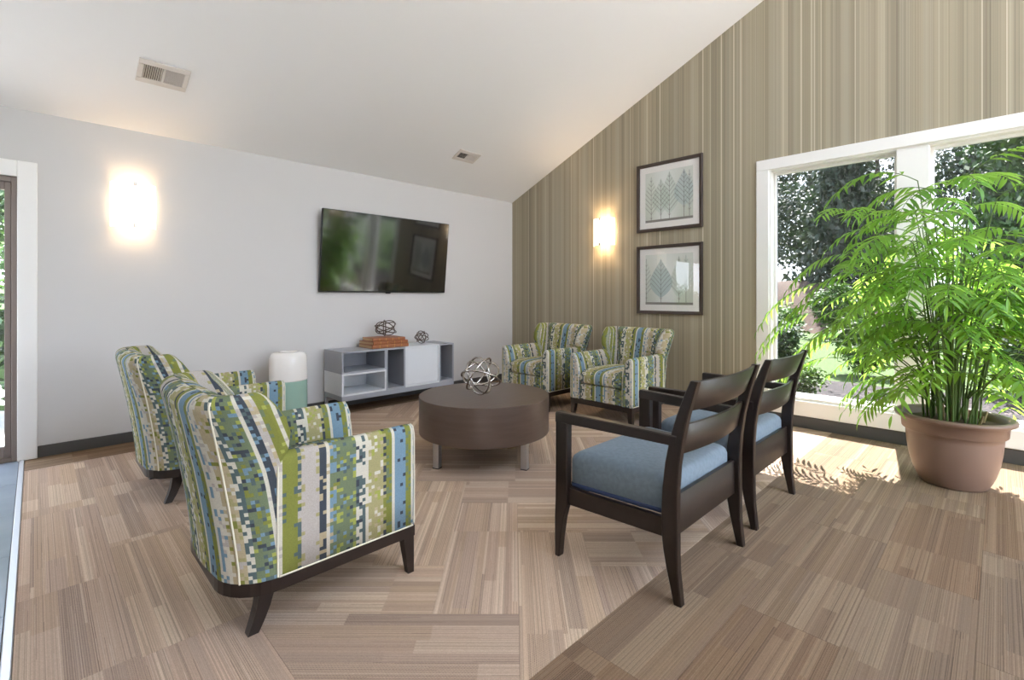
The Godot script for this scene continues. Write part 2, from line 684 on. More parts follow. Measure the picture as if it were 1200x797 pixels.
# ---------------------------------------------------------------- camera, sky and sun
func set_view() -> void:
	var cam := Camera3D.new()
	cam.name = "camera"
	add_child(cam)
	cam.position = Vector3(0, 1.2, 0)
	cam.rotation_degrees.y = -44.68
	cam.projection = Camera3D.PROJECTION_FRUSTUM
	cam.near = 0.05
	cam.far = 200.0
	cam.size = 797.0 / 565.66 * 0.05
	cam.frustum_offset = Vector2(0, -51.8 / 565.66 * 0.05)
	cam.current = true
	var sky_look := ProceduralSkyMaterial.new()
	sky_look.sky_top_color = Color(0.67, 0.72, 0.8)
	sky_look.sky_horizon_color = Color(0.85, 0.87, 0.9)
	sky_look.ground_bottom_color = Color(0.3, 0.32, 0.26)
	sky_look.ground_horizon_color = Color(0.6, 0.62, 0.58)
	sky_look.sky_energy_multiplier = 3.5
	sky_look.ground_energy_multiplier = 1.0
	var sky := Sky.new()
	sky.sky_material = sky_look
	var env := Environment.new()
	env.background_mode = Environment.BG_SKY
	env.sky = sky
	env.tonemap_mode = Environment.TONE_MAPPER_LINEAR
	env.tonemap_exposure = 1.0
	env.sdfgi_enabled = true
	env.ssao_enabled = true
	env.ssil_enabled = true
	var we := WorldEnvironment.new()
	we.name = "world_environment"
	we.environment = env
	add_child(we)
	var sun := DirectionalLight3D.new()
	sun.name = "sun"
	sun.light_color = Color(1.0, 0.99, 0.98)
	sun.light_energy = 25.0
	sun.light_angular_distance = 0.6
	sun.shadow_enabled = true
	add_child(sun)
	sun.look_at_from_position(Vector3(1, 1.43, -0.15) * 30.0, Vector3.ZERO, Vector3.UP)

# ---------------------------------------------------------------- the room
func roof_y(z: float) -> float:
	return EAVE + PITCH * (minf(z, 2.0 * RIDGE_Z - z) - TV_Z)

func make_shell() -> void:
	# television wall with the door opening
	var s := Shape.new()
	var zc := TV_Z - WALL_T / 2.0
	s.box(Vector3((-0.09 + WIN_X + WALL_T) / 2.0, 1.3, zc), Vector3(WIN_X + WALL_T + 0.09, 2.8, WALL_T))
	s.box(Vector3((-0.09 - 1.95) / 2.0, 2.066 + 0.317, zc), Vector3(1.86, 0.634, WALL_T))
	s.box(Vector3((-1.95 + LEFT_X - WALL_T) / 2.0, 1.3, zc), Vector3(-1.95 - LEFT_X + WALL_T, 2.8, WALL_T))
	structure("wall_back", s, mat.wall, "light grey painted wall behind the television", "wall")
	# papered wall with the window opening; a gable
	s = Shape.new()
	var put := func(p: Vector2, h: float) -> Vector3: return Vector3(h, p.y, p.x)
	var w0 := -1.56
	var w1 := 0.58
	var y0 := 0.24
	var y1 := 2.41
	var zb := TV_Z
	var ze := BACK_Z + WALL_T
	for piece in [
		[Vector2(zb, -0.1), Vector2(w0, -0.1), Vector2(w0, roof_y(w0) + 0.05), Vector2(zb, roof_y(zb) + 0.05)],
		[Vector2(w0, -0.1), Vector2(w1, -0.1), Vector2(w1, y0), Vector2(w0, y0)],
		[Vector2(w0, y1), Vector2(w1, y1), Vector2(w1, roof_y(w1) + 0.05), Vector2(w0, roof_y(w0) + 0.05)],
		[Vector2(w1, -0.1), Vector2(1.5, -0.1), Vector2(1.5, roof_y(1.5) + 0.05), Vector2(RIDGE_Z, roof_y(RIDGE_Z) + 0.05), Vector2(w1, roof_y(w1) + 0.05)],
		[Vector2(1.5, -0.1), Vector2(3.7, -0.1), Vector2(3.7, y0), Vector2(1.5, y0)],
		[Vector2(1.5, y1), Vector2(3.7, y1), Vector2(3.7, roof_y(3.7) + 0.05), Vector2(1.5, roof_y(1.5) + 0.05)],
		[Vector2(3.7, -0.1), Vector2(ze, -0.1), Vector2(ze, roof_y(ze) + 0.05), Vector2(3.7, roof_y(3.7) + 0.05)]]:
		s.prism(PackedVector2Array(piece), put, WIN_X, WIN_X + WALL_T)
	structure("wall_right", s, mat.paper, "wall covered in taupe vertical striped wallpaper", "wall")
	# left wall with glazed openings, and the wall behind the camera
	s = Shape.new()
	var x0 := LEFT_X - WALL_T
	var lz := [[zb, ze, -0.1, 9.0]]
	for e in lz:
		var pts := PackedVector2Array([Vector2(e[0], e[2]), Vector2(e[1], e[2])])
		if e[3] > 8.0:
			pts.append(Vector2(e[1], roof_y(e[1]) + 0.05))
			if e[0] < RIDGE_Z and e[1] > RIDGE_Z:
				pts.append(Vector2(RIDGE_Z, roof_y(RIDGE_Z) + 0.05))
			pts.append(Vector2(e[0], roof_y(e[0]) + 0.05))
		else:
			pts.append(Vector2(e[1], e[3]))
			pts.append(Vector2(e[0], e[3]))
		s.prism(pts, put, x0, LEFT_X)
	structure("wall_left", s, mat.wall, "light grey wall beside the sliding door", "wall")
	s = Shape.new()
	var bz := BACK_Z + WALL_T / 2.0
	var by := roof_y(BACK_Z) + 0.05
	for e in [[LEFT_X, 1.2, -0.1, by], [1.2, 4.7, -0.1, 0.2], [1.2, 4.7, 2.95, by], [4.7, WIN_X, -0.1, by]]:
		s.box(Vector3((e[0] + e[1]) / 2.0, (e[2] + e[3]) / 2.0, bz), Vector3(e[1] - e[0], e[3] - e[2], WALL_T))
	structure("wall_front", s, mat.wall, "light grey wall facing the television wall", "wall")
	# ceiling: two slopes
	s = Shape.new()
	var putc := func(p: Vector2, h: float) -> Vector3: return Vector3(h, p.y, p.x)
	var t := 0.14
	s.prism(PackedVector2Array([Vector2(zb - WALL_T, roof_y(zb - WALL_T)), Vector2(RIDGE_Z, roof_y(RIDGE_Z)), Vector2(RIDGE_Z, roof_y(RIDGE_Z) + t), Vector2(zb - WALL_T, roof_y(zb - WALL_T) + t)]), putc, LEFT_X - WALL_T, WIN_X + WALL_T)
	var rear := func(z0: float, z1: float, x0: float, x1: float) -> void:
		s.prism(PackedVector2Array([Vector2(z0, roof_y(z0)), Vector2(z1, roof_y(z1)), Vector2(z1, roof_y(z1) + t), Vector2(z0, roof_y(z0) + t)]), putc, x0, x1)
	# three openings in the rear slope, added to brighten the room
	rear.call(RIDGE_Z, 1.5, LEFT_X - WALL_T, WIN_X + WALL_T)
	rear.call(3.8, ze, LEFT_X - WALL_T, WIN_X + WALL_T)
	for e in [[LEFT_X - WALL_T, 0.4], [1.6, 1.8], [3.0, 3.2], [4.4, WIN_X + WALL_T]]:
		rear.call(1.5, 3.8, e[0], e[1])
	structure("ceiling", s, mat.ceiling, "white sloping ceiling rising from the television wall", "ceiling")
	# baseboards
	s = Shape.new()
	s.box(Vector3((0.015 + WIN_X) / 2.0, 0.043, TV_Z + 0.006), Vector3(WIN_X - 0.015, 0.086, 0.012), 0.004)
	structure("baseboard_back", s, mat.base, "dark grey vinyl baseboard under the television wall", "baseboard")
	s = Shape.new()
	s.box(Vector3(WIN_X - 0.006, 0.043, (TV_Z + 0.012 - 1.655) / 2.0), Vector3(0.012, 0.086, -1.655 - TV_Z - 0.012), 0.004)
	s.box(Vector3(WIN_X - 0.006, 0.052, (BACK_Z - 1.655) / 2.0), Vector3(0.012, 0.104, BACK_Z + 1.655), 0.004)
	structure("baseboard_right", s, mat.base, "dark grey vinyl baseboard under the papered wall and window", "baseboard")

func carpet_piece(parent: Node3D, poly: PackedVector2Array, along: Vector2, m: Material) -> void:
	# poly in (x, z); stripes run along the given direction
	var s := Shape.new()
	var across := Vector2(-along.y, along.x)
	var off := Vector2(rng.randf() * 1.3, rng.randf() * 1.3)
	s.prism(Shape.inset(poly, 0.0003), func(p: Vector2, h: float) -> Vector3: return Vector3(p.x, h, p.y), -0.012, 0.0, 0.0008)
	for i in s.v.size():
		var p := Vector2(s.v[i].x, s.v[i].z)
		s.uv[i] = Vector2(p.dot(across), p.dot(along)) + off
	part("carpet_plank", s, m, parent)

func clipped(poly: PackedVector2Array, x0: float, x1: float, z0: float, z1: float) -> Array:
	return Geometry2D.intersect_polygons(poly, PackedVector2Array([Vector2(x0, z0), Vector2(x1, z0), Vector2(x1, z1), Vector2(x0, z1)]))

func make_floor() -> void:
	var fl := structure_root("floor", "floor of striped plank carpet with a strip of pale tile", "floor")
	var s := Shape.new()
	s.box(Vector3((LEFT_X + WIN_X) / 2.0, -0.11, (TV_Z + BACK_Z) / 2.0), Vector3(WIN_X - LEFT_X + 0.4, 0.196, BACK_Z - TV_Z + 0.4))
	part("subfloor", s, mat.slab, fl)
	var w := 0.326
	var len := w * 3.0
	var bx := 0.58
	var bz := -1.036
	var far := TV_Z + w
	var cs: Array = mat.carpets
	# left border, planks running away from the camera
	for k in 2:
		var x1 := bx - k * w
		var x0 := maxf(x1 - w, -0.052)
		var start: float = [-2.98, -2.70][k]
		for j in range(-3, 5):
			var z0 := start + j * len
			for pl in clipped(PackedVector2Array([Vector2(x0, z0), Vector2(x1, z0), Vector2(x1, z0 + len), Vector2(x0, z0 + len)]), -1, 9, far, 2.2):
				carpet_piece(fl, pl, Vector2(0, 1), cs[[0, 1, 4, 1][(j * 3 + k * 2 + 12) % 4]])
	# near border, planks running towards the window
	for k in 10:
		var z0 := bz + k * w
		var start: float = [2.32, 1.954, 2.646, 2.20, 1.7][k % 5]
		for j in range(-3, 5):
			var x0 := start + j * len
			for pl in clipped(PackedVector2Array([Vector2(x0, z0), Vector2(x0 + len, z0), Vector2(x0 + len, z0 + w), Vector2(x0, z0 + w)]), bx, WIN_X, bz, 2.2):
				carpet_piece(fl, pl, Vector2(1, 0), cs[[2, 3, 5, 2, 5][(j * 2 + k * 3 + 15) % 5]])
	# strip along the television wall
	for j in range(-1, 6):
		var x0 := 0.2 + j * len
		for pl in clipped(PackedVector2Array([Vector2(x0, TV_Z), Vector2(x0 + len, TV_Z), Vector2(x0 + len, far), Vector2(x0, far)]), -0.052, WIN_X, TV_Z, far):
			carpet_piece(fl, pl, Vector2(1, 0), cs[[3, 2][(j + 2) % 2]])  # unseen, added as fill light for the room
	# herringbone field at 45 degrees; also added, for more light from the right
	var o := Vector2(1.298, -1.276)
	var f := Vector2(1, -1).normalized()
	var r := Vector2(1, 1).normalized()
	var place := func(u: float, v: float) -> Vector2: return o + (r * u + f * v) * w
	for j in range(-16, 24):
		for m in range(-5, 6):
			var e := -(1 + j) + 6 * m
			var rect := PackedVector2Array([place.call(e - 3, j), place.call(e, j), place.call(e, j + 1), place.call(e - 3, j + 1)])
			for pl in clipped(rect, bx, WIN_X, far, bz):
				carpet_piece(fl, pl, r, cs[[0, 1, 0, 4, 1][(j * 2 + m * 3 + 60) % 5]])
	for a in range(-22, 22):
		for m in range(-5, 6):
			var b := -(a + 1) + 6 * m
			var rect := PackedVector2Array([place.call(a, b), place.call(a + 1, b), place.call(a + 1, b + 3), place.call(a, b + 3)])
			for pl in clipped(rect, bx, WIN_X, far, bz):
				carpet_piece(fl, pl, f, cs[[0, 0, 4, 1, 0][(a * 2 + m + 60) % 5]])
	# carpet behind the camera, where no plank can be told apart
	s = Shape.new()
	s.box(Vector3((WIN_X - 0.052) / 2.0, -0.006, (2.2 + BACK_Z) / 2.0), Vector3(WIN_X + 0.052, 0.012, BACK_Z - 2.2))
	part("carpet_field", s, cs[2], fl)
	# metal edge and tiles at the door
	s = Shape.new()
	s.box(Vector3(-0.066, 0.0, (TV_Z + BACK_Z) / 2.0), Vector3(0.026, 0.014, BACK_Z - TV_Z), 0.003)
	part("edge_strip", s, mat.strip, fl)
	var ts := 0.6
	for i in 5:
		for j in 16:
			var x1 := -0.08 - i * ts
			var x0 := maxf(x1 - ts, LEFT_X)
			var z0 := TV_Z + j * ts
			var z1 := minf(z0 + ts, BACK_Z)
			if x1 - x0 < 0.02 or z1 - z0 < 0.02:
				continue
			s = Shape.new()
			s.box(Vector3((x0 + x1) / 2.0, -0.006, (z0 + z1) / 2.0), Vector3(x1 - x0 - 0.004, 0.012, z1 - z0 - 0.004), 0.0015)
			part("floor_tile", s, mat.tile, fl)

func glazed(called: String, label: String, axis: int, at: float, a0: float, a1: float, y0: float, y1: float, posts: int) -> void:
	# a plain window added out of view for more daylight: frame, posts and panes in the middle of its wall
	var root := structure_root(called, label, "window")
	var bar := func(p: float, q: float, l: float, h: float) -> Shape:
		var s := Shape.new()
		if axis == 0:
			s.box(Vector3(at, (l + h) / 2.0, (p + q) / 2.0), Vector3(0.07, h - l, q - p), 0.004)
		else:
			s.box(Vector3((p + q) / 2.0, (l + h) / 2.0, at), Vector3(q - p, h - l, 0.07), 0.004)
		return s
	part("window_frame", bar.call(a0, a1, y0, y0 + 0.06), mat.trim, root)
	part("window_frame", bar.call(a0, a1, y1 - 0.06, y1), mat.trim, root)
	var step := (a1 - a0 - 0.06) / (posts + 1)
	for k in posts + 2:
		part("window_frame", bar.call(a0 + k * step, a0 + k * step + 0.06, y0 + 0.06, y1 - 0.06), mat.trim, root)
	for k in posts + 1:
		var s := Shape.new()
		var p := a0 + k * step + 0.06
		var q := a0 + (k + 1) * step
		if axis == 0:
			s.quad(Vector3(at, y0 + 0.06, p), Vector3(at, y0 + 0.06, q), Vector3(at, y1 - 0.06, q), Vector3(at, y1 - 0.06, p))
		else:
			s.quad(Vector3(p, y0 + 0.06, at), Vector3(q, y0 + 0.06, at), Vector3(q, y1 - 0.06, at), Vector3(p, y1 - 0.06, at))
		part("pane", s, mat.glass, root)

func added_skylight(called: String, label: String, x0: float, x1: float) -> void:  # added unseen roof opening, lifts the brightness of the far corner
	var root := structure_root(called, label, "added_skylight")
	var z0 := 1.5
	var z1 := 3.8
	var up := 0.12
	for e in [[x0, x0 + 0.05, z0, z1], [x1 - 0.05, x1, z0, z1], [x0 + 0.05, x1 - 0.05, z0, z0 + 0.05], [x0 + 0.05, x1 - 0.05, z1 - 0.05, z1]]:
		var s := Shape.new()
		s.prism(PackedVector2Array([Vector2(e[2], roof_y(e[2]) + 0.01), Vector2(e[3], roof_y(e[3]) + 0.01), Vector2(e[3], roof_y(e[3]) + up), Vector2(e[2], roof_y(e[2]) + up)]), func(p: Vector2, h: float) -> Vector3: return Vector3(h, p.y, p.x), e[0], e[1])
		part("window_frame", s, mat.trim, root)
	var q := Shape.new()
	q.quad(Vector3(x0 + 0.05, roof_y(z0 + 0.05) + 0.08, z0 + 0.05), Vector3(x1 - 0.05, roof_y(z0 + 0.05) + 0.08, z0 + 0.05), Vector3(x1 - 0.05, roof_y(z1 - 0.05) + 0.08, z1 - 0.05), Vector3(x0 + 0.05, roof_y(z1 - 0.05) + 0.08, z1 - 0.05))
	part("pane", q, mat.glass, root)

func make_window() -> void:
	var root := structure_root("window_1", "large white framed window with two fixed panes beside the plant", "window")
	var x := WIN_X
	# opening -1.56..0.58, y 0.24..2.41; casing on the room side
	var o0 := -1.655
	var o1 := 0.675
	var i0 := -1.545
	var i1 := 0.565
	var top := 2.495
	var itop := 2.395
	var bot := 0.109
	var ibot := 0.245
	var s := Shape.new()
	s.box(Vector3(x - 0.009, (itop + top) / 2.0, (o0 + o1) / 2.0), Vector3(0.022, top - itop, o1 - o0), 0.003)
	part("casing", s, mat.trim, root)
	s = Shape.new()
	s.box(Vector3(x - 0.009, (bot + ibot) / 2.0, (o0 + o1) / 2.0), Vector3(0.022, ibot - bot, o1 - o0), 0.003)
	part("casing", s, mat.trim, root)
	for e in [[o0, i0], [i1, o1]]:
		s = Shape.new()
		s.box(Vector3(x - 0.009, (itop + ibot) / 2.0, (e[0] + e[1]) / 2.0), Vector3(0.022, itop - ibot - 0.001, e[1] - e[0]), 0.003)
		part("casing", s, mat.trim, root)
	# jamb lining round the opening
	var d0 := x + 0.002
	var d1 := x + WALL_T
	for e in [[-1.56, -1.53, 0.24, 2.41], [0.55, 0.58, 0.24, 2.41]]:
		s = Shape.new()
		s.box(Vector3((d0 + d1) / 2.0, (e[2] + e[3]) / 2.0, (e[0] + e[1]) / 2.0), Vector3(d1 - d0, e[3] - e[2], e[1] - e[0]), 0.002)
		part("jamb", s, mat.trim, root)
	for e in [[0.24, 0.272], [2.378, 2.41]]:
		s = Shape.new()
		s.box(Vector3((d0 + d1) / 2.0, (e[0] + e[1]) / 2.0, -0.49), Vector3(d1 - d0, e[1] - e[0], 2.08), 0.002)
		part("window_sill" if e[0] < 1.0 else "jamb", s, mat.trim, root)
	# post between the panes
	s = Shape.new()
	s.box(Vector3(x + 0.09, 1.325, -0.49), Vector3(0.19, 2.106, 0.205), 0.004)
	part("mullion", s, mat.trim, root)
	var gx := x + 0.1
	for e in [[-1.53, -0.5925], [-0.3875, 0.55]]:
		for bar in [[e[0], e[0] + 0.022, 0.272, 2.378], [e[1] - 0.022, e[1], 0.272, 2.378]]:
			s = Shape.new()
			s.box(Vector3(gx, (bar[2] + bar[3]) / 2.0, (bar[0] + bar[1]) / 2.0), Vector3(0.045, bar[3] - bar[2], bar[1] - bar[0]), 0.003)
			part("sash", s, mat.trim, root)
		for bar in [[0.272, 0.296], [2.354, 2.378]]:
			s = Shape.new()
			s.box(Vector3(gx, (bar[0] + bar[1]) / 2.0, (e[0] + e[1]) / 2.0), Vector3(0.045, bar[1] - bar[0], e[1] - e[0] - 0.044), 0.003)
			part("sash", s, mat.trim, root)
		s = Shape.new()
		s.quad(Vector3(gx, 0.296, e[0] + 0.022), Vector3(gx, 0.296, e[1] - 0.022), Vector3(gx, 2.354, e[1] - 0.022), Vector3(gx, 2.354, e[0] + 0.022))
		part("pane", s, mat.window_glass, root)

func make_door() -> void:
	var trim := structure_root("trim_1", "white door casing on the grey wall at the left edge", "door casing")
	var s := Shape.new()
	s.box(Vector3(-0.038, 1.09, TV_Z + 0.012), Vector3(0.106, 2.18, 0.024), 0.004)
	part("casing", s, mat.trim, trim)
	s = Shape.new()
	s.box(Vector3(-1.02, 2.123, TV_Z + 0.012), Vector3(1.858, 0.114, 0.024), 0.004)
	part("casing", s, mat.trim, trim)
	s = Shape.new()
	s.box(Vector3(-2.0, 1.09, TV_Z + 0.012), Vector3(0.102, 2.18, 0.024), 0.004)
	part("casing", s, mat.trim, trim)
	var root := structure_root("door_1", "sliding glass door with taupe metal frame at the left edge", "door")
	var z := TV_Z - 0.07
	for e in [[-0.12, -0.09], [-1.95, -1.92]]:
		s = Shape.new()
		s.box(Vector3((e[0] + e[1]) / 2.0, 1.033, z), Vector3(e[1] - e[0], 2.066, 0.12), 0.003)
		part("door_frame", s, mat.door_frame, root)
	for e in [[2.026, 2.066], [0.0, 0.03]]:
		s = Shape.new()
		s.box(Vector3(-1.02, (e[0] + e[1]) / 2.0, z), Vector3(1.8, e[1] - e[0], 0.12), 0.003)
		part("door_frame", s, mat.door_frame, root)
	for e in [[-1.06, -0.12, 0.025], [-1.92, -0.98, -0.02]]:
		var leaf := Shape.new()
		var zz: float = z + e[2]
		leaf.box(Vector3(e[0] + 0.03, 1.028, zz), Vector3(0.06, 1.996, 0.035), 0.003)
		leaf.box(Vector3(e[1] - 0.018, 1.028, zz), Vector3(0.036, 1.996, 0.035), 0.003)
		leaf.box(Vector3((e[0] + e[1]) / 2.0 + 0.012, 0.07, zz), Vector3(e[1] - e[0] - 0.096, 0.08, 0.035), 0.003)
		leaf.box(Vector3((e[0] + e[1]) / 2.0 + 0.012, 1.996, zz), Vector3(e[1] - e[0] - 0.096, 0.06, 0.035), 0.003)
		var panel := part("sliding_panel", leaf, mat.door_frame, root)
		s = Shape.new()
		s.quad(Vector3(e[0] + 0.06, 0.11, zz), Vector3(e[1] - 0.036, 0.11, zz), Vector3(e[1] - 0.036, 1.966, zz), Vector3(e[0] + 0.06, 1.966, zz))
		part("pane", s, mat.glass, panel)

# ---------------------------------------------------------------- furniture
func make_armchair() -> Node3D:
	var root := thing("armchair", "", "armchair", Vector3(), 0, "striped club armchairs around the coffee table")
	var fab: Material = mat.stripe
	var yb := 0.205
	# plinth: a U with round rear corners
	var outline := func(hw: float, front: float, rear: float, rad: float) -> PackedVector2Array:
		var p := PackedVector2Array([Vector2(-hw, front), Vector2(hw, front)])
		for k in 9:
			var a := PI / 2 * k / 8.0
			p.append(Vector2(hw - rad + rad * cos(a), rear + rad - rad * sin(a)))
		for k in 9:
			var a := PI / 2 + PI / 2 * k / 8.0
			p.append(Vector2(-hw + rad + rad * cos(a), rear + rad - rad * sin(a)))
		return p
	var s := Shape.new()
	var flat := func(p: Vector2, h: float) -> Vector3: return Vector3(p.x, h, p.y)
	s.prism(outline.call(0.343, 0.362, -0.362, 0.17), flat, 0.158, 0.206, 0.003)
	part("plinth", s, mat.wood, root)
	# legs
	for sx in [-1.0, 1.0]:
		s = Shape.new()
		var rings := []
		for e in [[0.16, 0.024, 0.316, 0.335], [0.08, 0.0195, 0.321, 0.34], [0.0, 0.014, 0.326, 0.345]]:
			var h: float = e[1]
			rings.append(PackedVector3Array([Vector3(sx * e[2] - h, e[0], e[3] - h), Vector3(sx * e[2] + h, e[0], e[3] - h), Vector3(sx * e[2] + h, e[0], e[3] + h), Vector3(sx * e[2] - h, e[0], e[3] + h)]))
		s.loft(rings, [], true, true, -1)
		part("leg", s, mat.wood, root)
	for sx in [-1.0, 1.0]:
		s = Shape.new()
		var rings := []
		for e in [[0.16, 0.027, 0.0], [0.12, 0.026, 0.004], [0.08, 0.0235, 0.014], [0.04, 0.021, 0.03], [0.0, 0.018, 0.05]]:
			var h: float = e[1]
			var c := Vector3(sx * (0.243 + e[2] * 0.35), e[0], -0.215 - e[2])
			rings.append(PackedVector3Array([c + Vector3(-h, 0, -h), c + Vector3(h, 0, -h), c + Vector3(h, 0, h), c + Vector3(-h, 0, h)]))
		s.loft(rings, [], true, true, -1)
		part("leg", s, mat.wood, root)
	# back: a U shaped shell that leans and flares, with a rolled top
	var levels := []
	for k in 12:
		levels.append([lerpf(yb, 0.815, k / 11.0), 1.0])
	for k in range(1, 7):
		var a := PI / 2 * k / 6.0
		levels.append([0.815 + 0.055 * sin(a), maxf(0.02, cos(a))])
	var rings := []
	var uvs := []
	var vv := 0.0
	var last_y := yb
	var edge_path := []
	for li in levels.size():
		var y: float = levels[li][0]
		var keep: float = levels[li][1]
		var t := clampf((y - yb) / 0.665, 0, 1)
		var up := clampf((y - 0.60) / 0.27, 0, 1)
		var hw := 0.344 + 0.05 * pow(clampf((y - 0.56) / 0.31, 0, 1), 1.2)
		var rear := -0.362 - 0.105 * pow(t, 1.3)
		var front := -0.205 + 0.03 * sin(PI * clampf(up * 1.15, 0, 1)) - 0.075 * up * up
		var rad := 0.17 - 0.03 * up
		front = maxf(front, rear + rad + 0.012)
		if li > 0:
			vv += maxf(y - last_y, 0.012)
		last_y = y
		var path := []
		var nor := []
		var thick := []
		for k in 4:
			path.append(Vector2(hw, lerpf(front, rear + rad, k / 4.0)))
			nor.append(Vector2(1, 0))
		for k in 9:
			var a := PI / 2 * k / 8.0
			path.append(Vector2(hw - rad + rad * cos(a), rear + rad - rad * sin(a)))
			nor.append(Vector2(cos(a), -sin(a)))
		for k in range(1, 6):
			var x := lerpf(hw - rad, -(hw - rad), k / 6.0)
			path.append(Vector2(x, rear - 0.012 * (1.0 - pow(x / (hw - rad), 2))))
			nor.append(Vector2(0, -1))
		for k in 9:
			var a := PI / 2 + PI / 2 * k / 8.0
			path.append(Vector2(-hw + rad + rad * cos(a), rear + rad - rad * sin(a)))
			nor.append(Vector2(cos(a), -sin(a)))
		for k in range(1, 5):
			path.append(Vector2(-hw, lerpf(rear + rad, front, k / 4.0)))
			nor.append(Vector2(-1, 0))
		var arc := [0.0]
		for k in range(1, path.size()):
			arc.append(arc[k - 1] + path[k].distance_to(path[k - 1]))
		var total: float = arc[-1]
		var outer := []
		var inner := []
		for k in path.size():
			var mid := 1.0 - absf(arc[k] / total * 2.0 - 1.0)
			var th := lerpf(0.1, lerpf(0.17, 0.135, t), smoothstep(0.1, 0.75, mid))
			var c: Vector2 = path[k] - nor[k] * th / 2.0
			outer.append(c + nor[k] * th / 2.0 * keep)
			inner.append(c - nor[k] * th / 2.0 * keep)
		var ring := PackedVector3Array()
		var ur := PackedVector2Array()
		var uu := func(k: int) -> float: return arc[k] - total / 2.0 + 0.3
		for k in outer.size():
			ring.append(Vector3(outer[k].x, y, outer[k].y))
			ur.append(Vector2(uu.call(k), -vv))
		var last := outer.size() - 1
		for f in [0.25, 0.5, 0.75]:
			var p: Vector2 = outer[last].lerp(inner[last], f) + Vector2(0, 0.036 * sin(PI * f) * keep)
			ring.append(Vector3(p.x, y, p.y))
			ur.append(Vector2(uu.call(last) + f * 0.07, -vv))
		for k in range(last, -1, -1):
			ring.append(Vector3(inner[k].x, y, inner[k].y))
			ur.append(Vector2(0.47 + total / 2.0 - arc[k], -vv))
		for f in [0.25, 0.5, 0.75]:
			var p: Vector2 = inner[0].lerp(outer[0], f) + Vector2(0, 0.036 * sin(PI * f) * keep)
			ring.append(Vector3(p.x, y, p.y))
			ur.append(Vector2(uu.call(0) - (1.0 - f) * 0.07, -vv))
		ur.append(ur[0])
		rings.append(ring)
		uvs.append(ur)
	s = Shape.new()
	s.loft(rings, uvs, true, false, 0)
	var back := part("backrest", s, fab, root)
	# piping down the rear seams of the back
	for q in [9, 22]:
		var line := []
		for li in levels.size() - 3:
			var p: Vector3 = rings[li][q]
			line.append(p + Vector3(signf(p.x) * 0.0015, 0, -0.0015))
		s = Shape.new()
		s.tube(line, 0.0035, 5)
		part("piping", s, mat.piping, back)
	# arms
	for sx in [-1.0, 1.0]:
		var sec := [Vector2(0.345, yb), Vector2(0.345, 0.35), Vector2(0.345, 0.5), Vector2(0.345, 0.6), Vector2(0.342, 0.622), Vector2(0.332, 0.636), Vector2(0.316, 0.641), Vector2(0.3, 0.637), Vector2(0.286, 0.622), Vector2(0.268, 0.585), Vector2(0.25, 0.53), Vector2(0.238, 0.47), Vector2(0.232, 0.4), Vector2(0.232, yb)]
		var ctr := Vector2(0.29, 0.42)
		var arm_rings := []
		var arm_uvs := []
		for e in [[-0.207, 0.0], [-0.1, 0.0], [0.1, 0.0], [0.25, 0.0], [0.34, 0.0], [0.354, 0.003], [0.362, 0.009], [0.365, 0.018]]:
			var ring := PackedVector3Array()
			var ur := PackedVector2Array()
			var peri := 0.0
			for k in sec.size():
				var p: Vector2 = sec[k]
				if k > 0:
					peri += p.distance_to(sec[k - 1])
				var dir := Vector2(signf(p.x - ctr.x) if absf(p.x - ctr.x) > 0.03 else 0.0, 1.0 if p.y > 0.6 else 0.0)
				p -= dir * float(e[1])
				ring.append(Vector3(sx * p.x, p.y, e[0]))
				ur.append(Vector2(e[0] + 0.19 + e[1], -peri))
			ur.append(Vector2(e[0] + 0.19, -peri - 0.11))
			arm_rings.append(ring)
			arm_uvs.append(ur)
		s = Shape.new()
		s.loft(arm_rings, arm_uvs, true, true, 0)
		var arm := part("arm", s, fab, root)
		var line := [Vector3(sx * 0.346, yb + 0.004, -0.205), Vector3(sx * 0.346, 0.4, -0.207), Vector3(sx * 0.346, 0.615, -0.206)]
		s = Shape.new()
		s.tube(line, 0.0035, 5)
		line = [Vector3(sx * 0.3465, yb + 0.003, -0.2), Vector3(sx * 0.3465, yb + 0.003, 0.35)]
		s.tube(line, 0.0035, 5)
		line = [Vector3(sx * 0.344, yb + 0.01, 0.358), Vector3(sx * 0.344, 0.45, 0.358), Vector3(sx * 0.343, 0.6, 0.358), Vector3(sx * 0.335, 0.63, 0.357), Vector3(sx * 0.316, 0.638, 0.356), Vector3(sx * 0.29, 0.62, 0.357), Vector3(sx * 0.27, 0.58, 0.358), Vector3(sx * 0.25, 0.52, 0.359), Vector3(sx * 0.24, 0.47, 0.359)]
		s.tube(line, 0.0035, 5)
		part("piping", s, mat.piping, arm)
	# front panel under the cushion
	s = Shape.new()
	s.box(Vector3(0, (yb + 0.352) / 2.0, 0.02), Vector3(0.47, 0.352 - yb, 0.672), 0.006)
	for i in s.uv.size():
		s.uv[i] = Vector2(s.v[i].x + 0.5, -s.v[i].y + (s.v[i].z if s.v[i].y > 0.34 else 0.36))
	part("seat_front", s, fab, root)
	# seat cushion: rounded, crowned
	s = Shape.new()
	var prof := []      # (z, top y, bottom y, inset)
	for e in [[-0.30, 0.47, 0.37, 0.012], [-0.28, 0.482, 0.36, 0.004], [-0.15, 0.492, 0.354, 0.0], [0.05, 0.498, 0.354, 0.0], [0.22, 0.494, 0.354, 0.0], [0.31, 0.484, 0.355, 0.0], [0.345, 0.468, 0.358, 0.002], [0.362, 0.445, 0.366, 0.006], [0.367, 0.42, 0.38, 0.012]]:
		prof.append(e)
	rings = []
	uvs = []
	var run := 0.0
